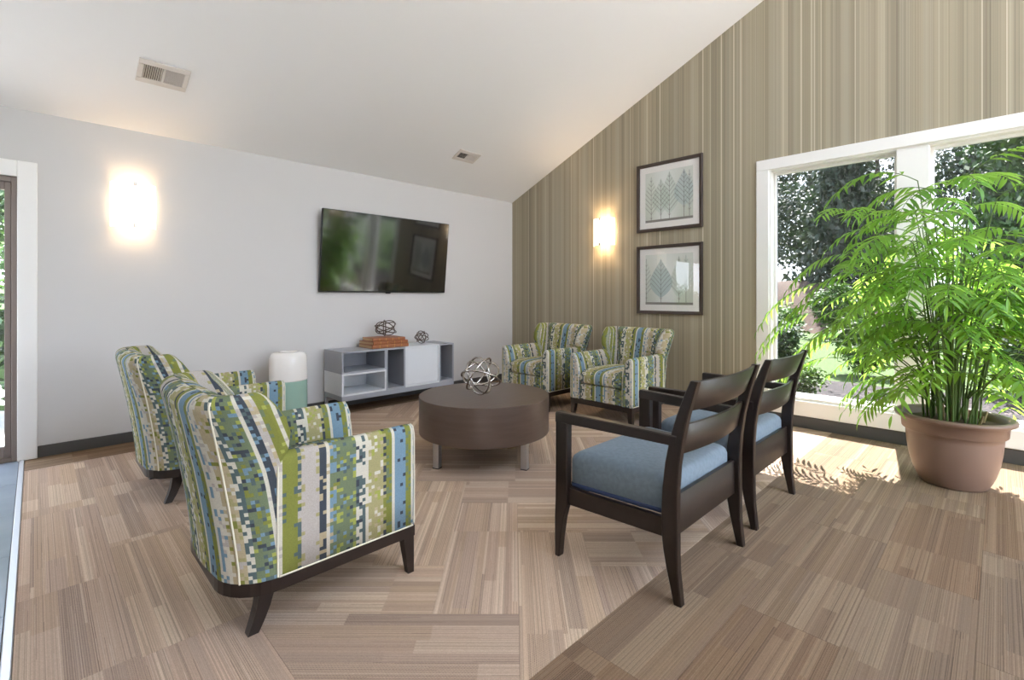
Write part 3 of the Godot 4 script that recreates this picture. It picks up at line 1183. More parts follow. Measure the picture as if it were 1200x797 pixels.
	for i in prof.size():
		var e: Array = prof[i]
		if i > 0:
			run += Vector2(prof[i][0], prof[i][1]).distance_to(Vector2(prof[i - 1][0], prof[i - 1][1]))
		var ring := PackedVector3Array()
		var ur := PackedVector2Array()
		var h: float = 0.236 - e[3]
		var lo: float = e[2]
		var hi: float = e[1]
		var pts := [Vector2(-h, lerpf(lo, hi, 0.5)), Vector2(-h + 0.004, lerpf(lo, hi, 0.85)), Vector2(-h + 0.02, hi - 0.004), Vector2(-h * 0.6, hi + 0.002), Vector2(0, hi + 0.005), Vector2(h * 0.6, hi + 0.002), Vector2(h - 0.02, hi - 0.004), Vector2(h - 0.004, lerpf(lo, hi, 0.85)), Vector2(h, lerpf(lo, hi, 0.5)), Vector2(h - 0.004, lo + 0.012), Vector2(h - 0.015, lo), Vector2(-h + 0.015, lo), Vector2(-h + 0.004, lo + 0.012)]
		for p in pts:
			ring.append(Vector3(p.x, p.y, e[0]))
			ur.append(Vector2(p.x + 0.5, run))
		ur.append(ur[0])
		rings.append(ring)
		uvs.append(ur)
	s.loft(rings, uvs, true, true, 0, 0)
	var from := s.v.size()
	for i in from:
		if s.v[i].z > 0.355:
			s.uv[i] = Vector2(s.v[i].x + 0.5, run - 0.02 + (0.445 - s.v[i].y))
	part("seat_cushion", s, fab, root)
	return root

func rect_loft(levels: Array) -> Shape:
	# levels of [centre, half width x, half depth z]; small chamfer on the four long edges
	var rings := []
	for e in levels:
		var c: Vector3 = e[0]
		var hx: float = e[1]
		var hz: float = e[2]
		var b := minf(0.004, minf(hx, hz) * 0.4)
		rings.append(PackedVector3Array([c + Vector3(-hx + b, 0, -hz), c + Vector3(hx - b, 0, -hz), c + Vector3(hx, 0, -hz + b), c + Vector3(hx, 0, hz - b), c + Vector3(hx - b, 0, hz), c + Vector3(-hx + b, 0, hz), c + Vector3(-hx, 0, hz - b), c + Vector3(-hx, 0, -hz + b)]))
	var s := Shape.new()
	s.loft(rings, [], true, true, -1)
	return s

func make_wood_chair() -> Node3D:
	# faces +z; rear feet at z = -0.285
	var root := thing("wooden_armchair", "", "armchair", Vector3(), 0, "dark wood armchairs with blue seats")
	var m: Material = mat.wood
	for sx in [-1.0, 1.0]:
		# rear post
		var lv := []
		for e in [[0.0, -0.287, 0.016, 0.318], [0.06, -0.277, 0.0195, 0.318], [0.13, -0.265, 0.0245, 0.319], [0.2, -0.258, 0.030, 0.32], [0.26, -0.255, 0.033, 0.32], [0.34, -0.2535, 0.033, 0.32], [0.44, -0.256, 0.0315, 0.32], [0.54, -0.265, 0.029, 0.32], [0.64, -0.282, 0.0265, 0.32], [0.74, -0.308, 0.0225, 0.32], [0.82, -0.334, 0.0185, 0.32], [0.877, -0.355, 0.015, 0.32]]:
			lv.append([Vector3(sx * e[3], e[0], e[1]), 0.0175, e[2]])
		part("rear_post", rect_loft(lv), m, root)
		# front leg, rising to carry the arm
		lv = []
		for e in [[0.0, 0.276, 0.0125, 0.366], [0.08, 0.272, 0.017, 0.367], [0.18, 0.264, 0.025, 0.367], [0.25, 0.252, 0.0335, 0.367], [0.4, 0.25, 0.034, 0.367], [0.62, 0.249, 0.0345, 0.367]]:
			lv.append([Vector3(sx * e[3], e[0], e[1]), 0.019, e[2]])
		part("front_leg", rect_loft(lv), m, root)
		# arm
		var arm := Shape.new()
		var rings := []
		for e in [[0.283, 0.618, 0.66, 0.367, 0.019], [0.279, 0.6185, 0.665, 0.367, 0.0205], [0.1, 0.6195, 0.664, 0.352, 0.021], [-0.12, 0.6195, 0.661, 0.336, 0.021], [-0.285, 0.618, 0.658, 0.324, 0.0185]]:
			var x: float = sx * e[3]
			var h: float = e[4]
			var b := 0.004
			rings.append(PackedVector3Array([Vector3(x - h, e[1], e[0]), Vector3(x + h, e[1], e[0]), Vector3(x + h, e[2] - b, e[0]), Vector3(x + h - b, e[2], e[0]), Vector3(x - h + b, e[2], e[0]), Vector3(x - h, e[2] - b, e[0])]))
		arm.loft(rings, [], true, true, -1)
		part("arm", arm, m, root)
		# side rail
		var rail := Shape.new()
		rings = []
		for e in [[0.225, 0.355], [-0.232, 0.318]]:
			var x: float = sx * e[1]
			rings.append(PackedVector3Array([Vector3(x - 0.012, 0.247, e[0]), Vector3(x + 0.012, 0.247, e[0]), Vector3(x + 0.012, 0.322, e[0]), Vector3(x - 0.012, 0.322, e[0])]))
		rail.loft(rings, [], true, true, -1)
		part("side_rail", rail, m, root)
	var s := Shape.new()
	s.box(Vector3(0, 0.285, 0.25), Vector3(0.694, 0.075, 0.024), 0.003)
	part("front_rail", s, m, root)
	# rear apron and two bowed back rails
	for e in [["rear_rail", 0.247, 0.405, -0.252, -0.252, 0.011, 0.0], ["back_rail", 0.575, 0.697, -0.268, -0.292, 0.009, 0.03], ["back_rail", 0.752, 0.874, -0.306, -0.349, 0.009, 0.034]]:
		s = Shape.new()
		var rings := []
		for k in 13:
			var x := lerpf(-0.304, 0.304, k / 12.0)
			var bow: float = -e[6] * (1.0 - pow(x / 0.304, 2))
			var th: float = e[5]
			rings.append(PackedVector3Array([Vector3(x, e[1], e[3] + bow - th), Vector3(x, e[2] - 0.003, e[4] + bow - th), Vector3(x, e[2], e[4] + bow - th + 0.003), Vector3(x, e[2], e[4] + bow + th - 0.003), Vector3(x, e[2] - 0.003, e[4] + bow + th), Vector3(x, e[1], e[3] + bow + th)]))
		s.loft(rings, [], true, true, 1)
		# keep the broad faces smooth but the edges crisp
		for i in s.sg.size():
			var a := s.v[i * 3]
			var b := s.v[i * 3 + 1]
			var c := s.v[i * 3 + 2]
			var n := (b - a).cross(c - a).normalized()
			s.sg[i] = (1 if n.z < -0.5 else (2 if n.z > 0.5 else -1))
		part(e[0], s, m, root)
	# seat: navy welt below, blue cushion above
	var seat := func(y0: float, y1: float, grow: float, crown: float) -> Shape:
		var q := Shape.new()
		var rings := []
		for e in [[0.0, -0.014, 0.0], [0.012, -0.003, 0.0], [0.03, 0.0, 0.0], [0.8, 0.0, 0.0], [0.92, -0.006, 0.15], [1.0, -0.022, 0.35], [1.0, -0.06, 0.7], [1.0, -0.14, 1.0]]:
			var ring := PackedVector3Array()
			var y: float = lerpf(y0, y1, e[0]) + crown * e[2]
			var g: float = grow + e[1]
			var fx := 0.338 + g
			var rx := 0.299 + g
			var zf := 0.236 + g
			var zr := -0.238 - g
			var rad := 0.025
			for c in [[fx, zf, 0], [-fx, zf, 1], [-rx, zr, 2], [rx, zr, 3]]:
				for k in 5:
					var a: float = PI / 2 * (c[2] + k / 4.0)
					ring.append(Vector3(c[0] - signf(c[0]) * rad + rad * cos(a), y, c[1] - signf(c[1]) * rad + rad * sin(a)))
			rings.append(ring)
		q.loft(rings, [], true, true, 0, 0)
		return q
	var cushion := part("seat_cushion", seat.call(0.338, 0.468, 0.0, 0.022), mat.seat_blue, root)
	part("welt", seat.call(0.322, 0.345, 0.001, 0.0), mat.seat_navy, cushion)
	return root

func make_table() -> void:
	var root := thing("coffee_table", "round dark brown drum coffee table in the middle of the seating group", "coffee table", Vector3(2.385, 0, -2.705))
	var h := 0.47
	var r := 0.48
	var low := 0.205
	var s := Shape.new()
	s.lathe([Vector2(0, low), Vector2(r - 0.004, low), Vector2(r, low + 0.004), Vector2(r, h - 0.016), Vector2(r - 0.001, h - 0.0155)], Vector3(), 72)
	for i in s.sg.size():
		var n := (s.v[i * 3 + 1] - s.v[i * 3]).cross(s.v[i * 3 + 2] - s.v[i * 3]).normalized()
		s.sg[i] = 0 if absf(n.y) < 0.5 else -1
	part("drum", s, mat.table_side, root)
	s = Shape.new()
	s.lathe([Vector2(0, h - 0.016), Vector2(r, h - 0.016), Vector2(r, h - 0.002), Vector2(r - 0.003, h), Vector2(0, h)], Vector3(), 72)
	for i in s.sg.size():
		var n := (s.v[i * 3 + 1] - s.v[i * 3]).cross(s.v[i * 3 + 2] - s.v[i * 3]).normalized()
		s.sg[i] = 0 if absf(n.y) < 0.5 else -1
	part("table_top", s, mat.table, root)
	var f := Vector3(0.703, 0, -0.711)
	var side := Vector3(0.711, 0, 0.703)
	for e in [[-0.315, -0.235], [0.295, -0.26], [-0.295, 0.26], [0.315, 0.235]]:
		s = Shape.new()
		s.box(Vector3(0, 0.1025, 0), Vector3(0.045, 0.205, 0.045), 0.003)
		var leg := part("leg", s, mat.brushed, root, Transform3D(Basis(Vector3.UP, deg_to_rad(20)), side * e[0] + f * e[1]))
		s = Shape.new()
		s.box(Vector3(0, 0.003, 0), Vector3(0.047, 0.006, 0.047))
		part("foot_pad", s, mat.bezel, leg)

func orb(label: String, at: Vector3, size: Vector3, bar: float, m: Material, turn: float) -> void:
	var root := thing("wire_orb", label, "ornament", at, turn, "open metal orbs")
	var g := (1.0 + sqrt(5.0)) / 2.0
	var axes := [Vector3(0, 1, g), Vector3(0, 1, -g), Vector3(1, g, 0), Vector3(-1, g, 0), Vector3(g, 0, 1), Vector3(-g, 0, 1)]
	for k in 5:
		var n: Vector3 = axes[k].normalized()
		var a := n.cross(Vector3(0.2, 0.9, 0.3)).normalized()
		var b := n.cross(a)
		var path := []
		var wob := 0.93 + 0.035 * (k % 3)
		for i in 36:
			var t := TAU * i / 36.0
			var p := (a * cos(t) + b * sin(t)) * wob + n * 0.16 * (1.0 if k % 2 else -1.0)
			path.append(Vector3(p.x * size.x, p.y * size.y + size.y * 1.02 + bar, p.z * size.z))
		var s := Shape.new()
		s.tube(path, bar, 6, true)
		part("ring", s, m, root)

func make_console() -> void:
	var x0 := 2.16
	var z1 := -4.575
	var z0 := -4.985
	var d := z1 - z0
	var zc := (z0 + z1) / 2.0
	var th := 0.018
	var base := thing("storage_console", "low grey and white modular media console under the television", "console", Vector3(x0, 0, zc))
	# frame and legs
	var s := Shape.new()
	var total := 1.39
	s.box(Vector3(total / 2.0, 0.172, d / 2.0 - 0.014), Vector3(total, 0.05, 0.028), 0.003)
	part("base_rail", s, mat.cab_grey, base)
	s = Shape.new()
	s.box(Vector3(total / 2.0, 0.172, -d / 2.0 + 0.014), Vector3(total, 0.05, 0.028), 0.003)
	part("base_rail", s, mat.cab_grey, base)
	for x in [0.014, total - 0.014]:
		s = Shape.new()
		s.box(Vector3(x, 0.172, 0), Vector3(0.028, 0.05, d - 0.058), 0.003)
		part("base_rail", s, mat.cab_grey, base)
	for x in [0.016, total - 0.016]:
		for z in [-d / 2.0 + 0.016, d / 2.0 - 0.016]:
			s = Shape.new()
			s.box(Vector3(x, 0.0735, z), Vector3(0.03, 0.147, 0.03), 0.003)
			part("leg", s, mat.cab_grey, base)
	# open modules: five boards each
	for e in [[0.0, 0.49, 0.198, 0.418, mat.cab_white], [0.0, 0.49, 0.419, 0.64, mat.cab_grey], [0.491, 0.725, 0.198, 0.64, mat.cab_grey], [0.726, 1.18, 0.198, 0.64, mat.cab_white], [1.181, 1.39, 0.198, 0.64, mat.cab_grey]]:
		var xa: float = e[0]
		var xb: float = e[1]
		var ya: float = e[2]
		var yb: float = e[3]
		var m: Material = e[4]
		s = Shape.new()
		var c := (xa + xb) / 2.0
		var w := xb - xa
		s.box(Vector3(c, ya + th / 2.0, 0), Vector3(w, th, d), 0.0015)
		s.box(Vector3(c, yb - th / 2.0, 0), Vector3(w, th, d), 0.0015)
		s.box(Vector3(xa + th / 2.0, (ya + yb) / 2.0, 0), Vector3(th, yb - ya - 2.0 * th, d), 0.0015)
		s.box(Vector3(xb - th / 2.0, (ya + yb) / 2.0, 0), Vector3(th, yb - ya - 2.0 * th, d), 0.0015)
		s.box(Vector3(c, (ya + yb) / 2.0, -d / 2.0 + 0.006), Vector3(w - 2.0 * th, yb - ya - 2.0 * th, 0.012))
		var module := part("module", s, m, base)
		if m == mat.cab_white and xa > 0.5:
			s = Shape.new()
			s.box(Vector3(c, (ya + yb) / 2.0, d / 2.0 - 0.012), Vector3(w - 2.0 * th - 0.005, yb - ya - 2.0 * th - 0.005, 0.016), 0.002)
			part("door", s, mat.cab_white, module)
	# books lying on top
	var y := 0.64
	var names := ["brown leather bound book at the bottom of the stack on console", "brown leather bound book in the middle of the stack on console", "brown leather bound book on top of the stack under wire orb"]
	var dims := [[0.44, 0.3, 0.038, 0.0], [0.43, 0.29, 0.034, 2.5], [0.38, 0.26, 0.033, -3.0]]
	for k in 3:
		var w: float = dims[k][0]
		var dd: float = dims[k][1]
		var hh: float = dims[k][2]
		var b := thing("book", names[k], "book", Vector3(2.735, y + 0.0005, -4.775), dims[k][3], "leather books on the console")
		s = Shape.new()
		s.box(Vector3(0, 0.0025, 0), Vector3(w, 0.005, dd), 0.0015)
		s.box(Vector3(0, hh - 0.0025, 0), Vector3(w, 0.005, dd), 0.0015)
		# rounded spine towards the room
		var poly := PackedVector2Array()
		for i in 9:
			var a := -PI / 2 + PI * i / 8.0
			poly.append(Vector2(dd / 2.0 - 0.004 + 0.008 * cos(a), hh / 2.0 + hh / 2.0 * sin(a)))
		poly.append(Vector2(dd / 2.0 - 0.01, hh))
		poly.append(Vector2(dd / 2.0 - 0.01, 0))
		s.prism(poly, func(p: Vector2, t: float) -> Vector3: return Vector3(t, p.y, p.x), -w / 2.0, w / 2.0)
		part("cover", s, mat.leather, b)
		s = Shape.new()
		s.box(Vector3(0, hh / 2.0, -0.008), Vector3(w - 0.012, hh - 0.0102, dd - 0.016))
		part("pages", s, mat.paper_edge, b)
		for q in [-0.3, -0.1, 0.1, 0.3]:
			s = Shape.new()
			s.box(Vector3(q * w, hh / 2.0, dd / 2.0 + 0.0035), Vector3(0.006, hh * 0.8, 0.003), 0.001)
			part("spine_band", s, mat.gilt, b)
		y += hh + 0.001
	orb("squashed brown wire orb on the stack of leather books", Vector3(2.77, y, -4.78), Vector3(0.13, 0.09, 0.12), 0.0055, mat.orb_dark, 10)
	orb("small brown wire orb alone on the console top", Vector3(3.215, 0.64, -4.75), Vector3(0.08, 0.073, 0.08), 0.0048, mat.orb_dark, 40)
	orb("large polished metal wire orb on the round coffee table", Vector3(2.32, 0.47, -2.665), Vector3(0.142, 0.138, 0.142), 0.0075, mat.orb, 25)

func make_vase() -> void:
	var root := thing("ceramic_floor_vase", "tall white and pale green glazed ceramic floor vase by the console", "vase", Vector3(1.68, 0, -4.66))
	var s := Shape.new()
	var r := 0.163
	s.lathe([Vector2(0, 0.0), Vector2(r - 0.012, 0.0), Vector2(r - 0.004, 0.012), Vector2(r, 0.06), Vector2(r + 0.001, 0.25), Vector2(r, 0.42)], Vector3(), 56)
	part("green_glaze", s, mat.ceramic_green, root)
	s = Shape.new()
	s.lathe([Vector2(0, 0.4205), Vector2(r + 0.001, 0.4205), Vector2(r + 0.002, 0.43), Vector2(r + 0.001, 0.55), Vector2(r - 0.002, 0.63), Vector2(r - 0.01, 0.655), Vector2(r - 0.026, 0.672), Vector2(r - 0.06, 0.68), Vector2(0.075, 0.682), Vector2(0.07, 0.676), Vector2(0.07, 0.62), Vector2(0, 0.62)], Vector3(), 56)
	part("white_glaze", s, mat.ceramic_white, root)

func make_tv() -> void:
	var root := thing("wall_television", "large black flat television tilted forward on the grey wall", "television", Vector3(2.91, 1.67, TV_Z + 0.092))
	root.rotation.x = deg_to_rad(6.2)
	var s := Shape.new()
	s.box(Vector3(0, 0, -0.018), Vector3(1.62, 0.872, 0.03), 0.006)
	part("housing", s, mat.bezel, root)
	s = Shape.new()
	s.box(Vector3(0, 0.004, -0.0015), Vector3(1.6, 0.849, 0.004))
	part("screen", s, mat.screen, root)
	s = Shape.new()
	s.box(Vector3(0, -0.442, -0.008), Vector3(0.06, 0.012, 0.014), 0.002)
	part("sensor_bar", s, mat.bezel, root)
	s = Shape.new()
	s.box(Vector3(0, 0, -0.048), Vector3(0.5, 0.2, 0.03), 0.003)
	part("mount", s, mat.bezel, root)

func make_picture(label: String, y0: float, y1: float, print_of: ImageTexture) -> void:
	var z0 := -2.953
	var z1 := -2.182
	var yc := (y0 + y1) / 2.0
	var zc := (z0 + z1) / 2.0
	var root := thing("framed_picture", label, "picture", Vector3(WIN_X, yc, zc), -90, "framed leaf prints")
	# local: x to the right seen from the room, z out of the wall
	var w := z1 - z0
	var h := y1 - y0
	var b := 0.036
	var t := 0.03
	var rings := []
	for e in [[0.0, 0.0], [0.0, t - 0.004], [0.004, t], [b * 0.5, t - 0.003], [b - 0.003, t - 0.006], [b, t - 0.012], [b, 0.004]]:
		var hx: float = w / 2.0 - e[0]
		var hy: float = h / 2.0 - e[0]
		rings.append(PackedVector3Array([Vector3(-hx, -hy, e[1]), Vector3(hx, -hy, e[1]), Vector3(hx, hy, e[1]), Vector3(-hx, hy, e[1])]))
	rings.append(rings[0])
	var s := Shape.new()
	s.loft(rings, [], true, false, -1)
	part("frame", s, mat.frame, root)
	s = Shape.new()
	s.box(Vector3(0, 0, 0.006), Vector3(w - 2.0 * b, h - 2.0 * b, 0.006))
	part("mat_board", s, mat.mount, root)
	var pm := plain(Color.WHITE, 0.8)
	pm.albedo_texture = print_of
	s = Shape.new()
	var hw := 0.28
	var a := Vector3(-hw, -hw, 0.0101)
	var c := Vector3(hw, -hw, 0.0101)
	var d := Vector3(hw, hw, 0.0101)
	var e2 := Vector3(-hw, hw, 0.0101)
	s.tri(a, c, d, Vector2(0, 1), Vector2(1, 1), Vector2(1, 0))
	s.tri(a, d, e2, Vector2(0, 1), Vector2(1, 0), Vector2(0, 0))
	part("art_print", s, pm, root)
	s = Shape.new()
	var q := w / 2.0 - b
	var q2 := h / 2.0 - b
	s.quad(Vector3(-q, -q2, 0.015), Vector3(q, -q2, 0.015), Vector3(q, q2, 0.015), Vector3(-q, q2, 0.015))
	part("glazing", s, mat.glass, root)

func make_sconce(label: String, at: Vector3, turn: float, h: float, power: float) -> void:
	var root := thing("wall_sconce", label, "wall lamp", at, turn, "frosted glass wall sconces")
	var r := 0.15
	var deep := 0.1
	var s := Shape.new()
	# backplate
	s.box(Vector3(0, 0, 0.008), Vector3(0.2, h * 0.7, 0.014), 0.003)
	part("backplate", s, mat.nickel, root)
	# half round shade
	var rings := []
	for y in [-h / 2.0, h / 2.0]:
		var ring := PackedVector3Array()
		for k in 19:
			var a := PI * k / 18.0
			ring.append(Vector3(cos(a) * r, y, 0.018 + sin(a) * deep))
		for k in range(18, -1, -1):
			var a := PI * k / 18.0
			ring.append(Vector3(cos(a) * (r - 0.005), y, 0.018 + sin(a) * (deep - 0.005)))
		rings.append(ring)
	s = Shape.new()
	s.loft(rings, [], true, false, 0)
	for k in 2:
		var ring: PackedVector3Array = rings[k]
		for i in 18:
			s.quad(ring[i], ring[i + 1], ring[36 - i], ring[37 - i])
	part("lamp_shade", s, mat.glow, root)
	for sy in [-1.0, 1.0]:
		s = Shape.new()
		s.box(Vector3(0, sy * (h / 2.0 - 0.012), 0.018 + deep + 0.004), Vector3(0.022, 0.03, 0.01), 0.003)
		part("clip", s, mat.nickel, root)
	var l := OmniLight3D.new()
	l.name = "sconce_light"
	l.position = Vector3(0, 0, 0.072)
	l.light_color = Color(1.0, 0.86, 0.68)
	l.light_energy = power * 0.5
	l.light_size = 0.04
	l.omni_range = 14.0
	l.omni_attenuation = 2.0
	l.shadow_enabled = true
	root.add_child(l, true)
	# the shade is open above and below
	for sy in [-1.0, 1.0]:
		var b := SpotLight3D.new()
		b.name = "sconce_beam"
		b.position = Vector3(0, sy * h * 0.25, 0.075)
		b.rotation_degrees.x = 90.0 * sy
		b.spot_angle = 58.0
		b.spot_angle_attenuation = 0.7
		b.light_color = l.light_color
		b.light_energy = power
		b.light_size = 0.04
		b.spot_range = 14.0
		b.spot_attenuation = 2.0
		b.shadow_enabled = true
		root.add_child(b, true)

func make_vent(label: String, x0: float, x1: float, z0: float, z1: float) -> void:
	var zc := (z0 + z1) / 2.0
	var root := thing("ceiling_vent", label, "air vent", Vector3((x0 + x1) / 2.0, roof_y(zc), zc), 0, "ceiling air vents")
	var ang := atan(PITCH)
	root.rotation.x = -ang
	var w := x1 - x0
	var d := (z1 - z0) / cos(ang)
	var s := Shape.new()
	var bx := 0.034
	var bz := 0.045
	for e in [[0.0, -d / 2.0 + bz / 2.0, w, bz], [0.0, d / 2.0 - bz / 2.0, w, bz], [-w / 2.0 + bx / 2.0, 0.0, bx, d - 2.0 * bz], [w / 2.0 - bx / 2.0, 0.0, bx, d - 2.0 * bz], [0.0, 0.0, 0.016, d - 2.0 * bz]]:
		s.box(Vector3(e[0], -0.006, e[1]), Vector3(e[2], 0.012, e[3]), 0.003)
	part("frame", s, mat.vent, root)
	s = Shape.new()
	s.box(Vector3(0, -0.001, 0), Vector3(w - 0.02, 0.002, d - 0.02))
	part("duct_shade_sheet", s, mat.vent_dark, root)  # flat dark sheet, the shade inside the duct put into its colour
	for side in [-1.0, 1.0]:
		var a := 0.008
		var b := w / 2.0 - bx
		var n := 9
		for k in n:
			s = Shape.new()
			s.box(Vector3(), Vector3(0.0016, 0.0135, d - 2.0 * bz - 0.002))
			part("slat", s, mat.vent, root, Transform3D(Basis(Vector3(0, 0, 1), side * 0.75), Vector3(side * lerpf(a, b, (k + 0.5) / n), -0.0065, 0)))

# ---------------------------------------------------------------- the potted plant
func leaflet_mesh() -> ArrayMesh:
	var s := Shape.new()
	var pts := [[0.0, 0.06], [0.16, 0.6], [0.38, 1.0], [0.62, 0.86], [0.83, 0.45], [1.0, 0.02]]
	for k in pts.size() - 1:
		var t0: float = pts[k][0]
		var t1: float = pts[k + 1][0]
		var w0: float = pts[k][1] * 0.5
		var w1: float = pts[k + 1][1] * 0.5
		var y := func(t: float) -> float: return 0.06 * t - 0.22 * t * t
		var m0 := Vector3(0, y.call(t0), t0)
		var m1 := Vector3(0, y.call(t1), t1)
		for sx in [-1.0, 1.0]:
			var a := Vector3(sx * w0, y.call(t0) + w0 * 0.12, t0)
			var b := Vector3(sx * w1, y.call(t1) + w1 * 0.12, t1)
			if sx > 0:
				s.tri_auto(m0, m1, b, 0)
				s.tri_auto(m0, b, a, 0)
			else:
				s.tri_auto(m0, b, m1, 0)
				s.tri_auto(m0, a, b, 0)
	return s.mesh()

func make_plant() -> void:
	var at := Vector3(4.19, 0, -0.214)
	var root := thing("potted_palm", "tall leafy green palm in a brown plastic pot by the window", "potted plant", at)
	var s := Shape.new()
	s.lathe([Vector2(0, 0), Vector2(0.156, 0), Vector2(0.166, 0.006), Vector2(0.17, 0.014), Vector2(0.185, 0.045), Vector2(0.202, 0.09), Vector2(0.219, 0.155), Vector2(0.23, 0.23), Vector2(0.236, 0.3), Vector2(0.2375, 0.328), Vector2(0.25, 0.333), Vector2(0.2565, 0.34), Vector2(0.2615, 0.405), Vector2(0.282, 0.41), Vector2(0.293, 0.418), Vector2(0.2965, 0.43), Vector2(0.292, 0.44), Vector2(0.28, 0.444), Vector2(0.264, 0.44), Vector2(0.254, 0.428), Vector2(0.25, 0.4), Vector2(0.246, 0.385), Vector2(0, 0.385)], Vector3(), 64)
	part("pot", s, mat.pot, root)
	s = Shape.new()
	s.lathe([Vector2(0, 0.3855), Vector2(0.245, 0.3855), Vector2(0.243, 0.392), Vector2(0.15, 0.402), Vector2(0, 0.408)], Vector3(), 32)
	part("soil", s, mat.soil, root)
	var leaf := leaflet_mesh()
	var r := RandomNumberGenerator.new()
	r.seed = 2024
	# dry canes at the foot
	for k in 9:
		var a := r.randf() * TAU
		var b := Vector3(cos(a), 0, sin(a)) * r.randf_range(0.04, 0.17)
		s = Shape.new()
		s.tube([b + Vector3(0, 0.39, 0), b * 1.15 + Vector3(0, 0.39 + r.randf_range(0.05, 0.14), 0)], r.randf_range(0.006, 0.011), 6, false, 0.006)
		part("cane", s, mat.cane, root)
	var fronds := []
	var keep_in := func(p: Vector3) -> Vector3:
		# the glass and the wall stop the leaves
		var q := p
		if q.x > 0.45:
			q.x = 0.45 + 0.24 * (1.0 - exp(-(q.x - 0.45) / 0.24))
		return q
	var n_stem := 40
	for k in n_stem:
		var az := TAU * (k * 0.381966) + r.randf_range(-0.25, 0.25)
		var out := Vector3(cos(az), 0, sin(az))
		var base := out * r.randf_range(0.02, 0.15) + Vector3(0, 0.395, 0)
		var tall := r.randf_range(0.35, 1.5)
		if k % 3 == 0:
			tall = r.randf_range(1.15, 1.7)
		var reach := r.randf_range(0.12, 0.5) * (0.6 + 0.4 * tall)
		if out.x > 0.2:
			reach *= 0.55
		var path := []
		for i in 9:
			var t := i / 8.0
			var p := base + Vector3(0, tall * (t - 0.08 * t * t), 0) + out * reach * pow(t, 1.7)
			path.append(keep_in.call(p))
		s = Shape.new()
		s.tube(path, 0.0065, 6, false, 0.0028)
		part("stem", s, mat.stem, root)
		var n_fr := 2 + int(tall * 2.5)
		for q in n_fr:
			var t := lerpf(0.42, 1.0, float(q) / maxf(1, n_fr - 1)) if n_fr > 1 else 1.0
			var fi := t * 8.0
			var i0 := mini(int(fi), 7)
			var start: Vector3 = path[i0].lerp(path[i0 + 1], fi - i0)
			var faz := az + r.randf_range(-1.5, 1.5) + (PI * 0.35 if q % 2 else -PI * 0.35) * (1.0 - t * 0.5)
			var dir := Vector3(cos(faz), 0, sin(faz))
			var lift := r.randf_range(0.25, 0.95)
			var length := r.randf_range(0.34, 0.62)
			fronds.append([start, dir, lift, length, r.randf_range(0.095, 0.135), r.randi_range(8, 11), r.randi() % 3])
	# a few long ones that reach out in the photograph: to the left along the glass and high up
	for e in [
		[Vector3(-0.05, 1.2, -0.55), Vector3(-0.15, 0, -1), 0.1, 0.66], [Vector3(0.1, 0.95, -0.5), Vector3(-0.1, 0, -1), 0.15, 0.6], [Vector3(0.1, 1.75, -0.15), Vector3(-0.4, 0, -0.9), 0.35, 0.5],
		[Vector3(-0.1, 1.78, 0.2), Vector3(-0.35, 0, 0.7), 0.75, 0.6], [Vector3(0.15, 1.3, -0.7), Vector3(0.0, 0, -1), 0.1, 0.6], [Vector3(0.2, 0.85, -0.62), Vector3(0.1, 0, -1), 0.05, 0.55], [Vector3(0.1, 1.08, -0.75), Vector3(-0.2, 0, -0.9), -0.05, 0.5], [Vector3(0.15, 1.5, -0.5), Vector3(-0.1, 0, -1), 0.3, 0.55], [Vector3(0.0, 1.85, -0.05), Vector3(-0.7, 0, -0.3), 0.45, 0.5], [Vector3(0.2, 1.7, 0.4), Vector3(-0.2, 0, 1), 0.5, 0.55], [Vector3(0.05, 2.0, 0.1), Vector3(-0.35, 0, 0.9), 0.7, 0.5], [Vector3(0.1, 1.92, -0.12), Vector3(-0.2, 0, -1), 0.4, 0.45], [Vector3(0.1, 1.9, 0.0), Vector3(-0.8, 0, 0.3), 0.6, 0.42], [Vector3(-0.05, 0.56, -0.2), Vector3(-0.5, 0, -0.9), 0.2, 0.32], [Vector3(0.1, 0.62, -0.25), Vector3(-0.1, 0, -1), 0.3, 0.4], [Vector3(-0.05, 0.75, -0.6), Vector3(-0.3, 0, -1), 0.1, 0.5], [Vector3(-0.1, 1.35, -0.35), Vector3(-0.2, 0, -1), 0.3, 0.6], [Vector3(-0.1, 1.05, -0.45), Vector3(-0.5, 0, -0.8), 0.0, 0.55]]:
		fronds.append([e[0], e[1].normalized(), e[2], e[3], 0.13, 10, r.randi() % 3])
		s = Shape.new()
		var tip: Vector3 = e[0]
		var path := []
		for i in 8:
			var t := i / 7.0
			path.append(Vector3(tip.x * pow(t, 1.6), lerpf(0.395, tip.y, t), tip.z * pow(t, 1.6)))
		s.tube(path, 0.006, 6, false, 0.003)
		part("stem", s, mat.stem, root)
	# nearest to the camera first, so that those get single leaflets
	var eye := Vector3(0, 1.2, 0) - at
	fronds.sort_custom(func(a, b): return a[0].distance_to(eye) - a[1].dot(eye.normalized()) * 0.3 < b[0].distance_to(eye) - b[1].dot(eye.normalized()) * 0.3)
	var single := 0
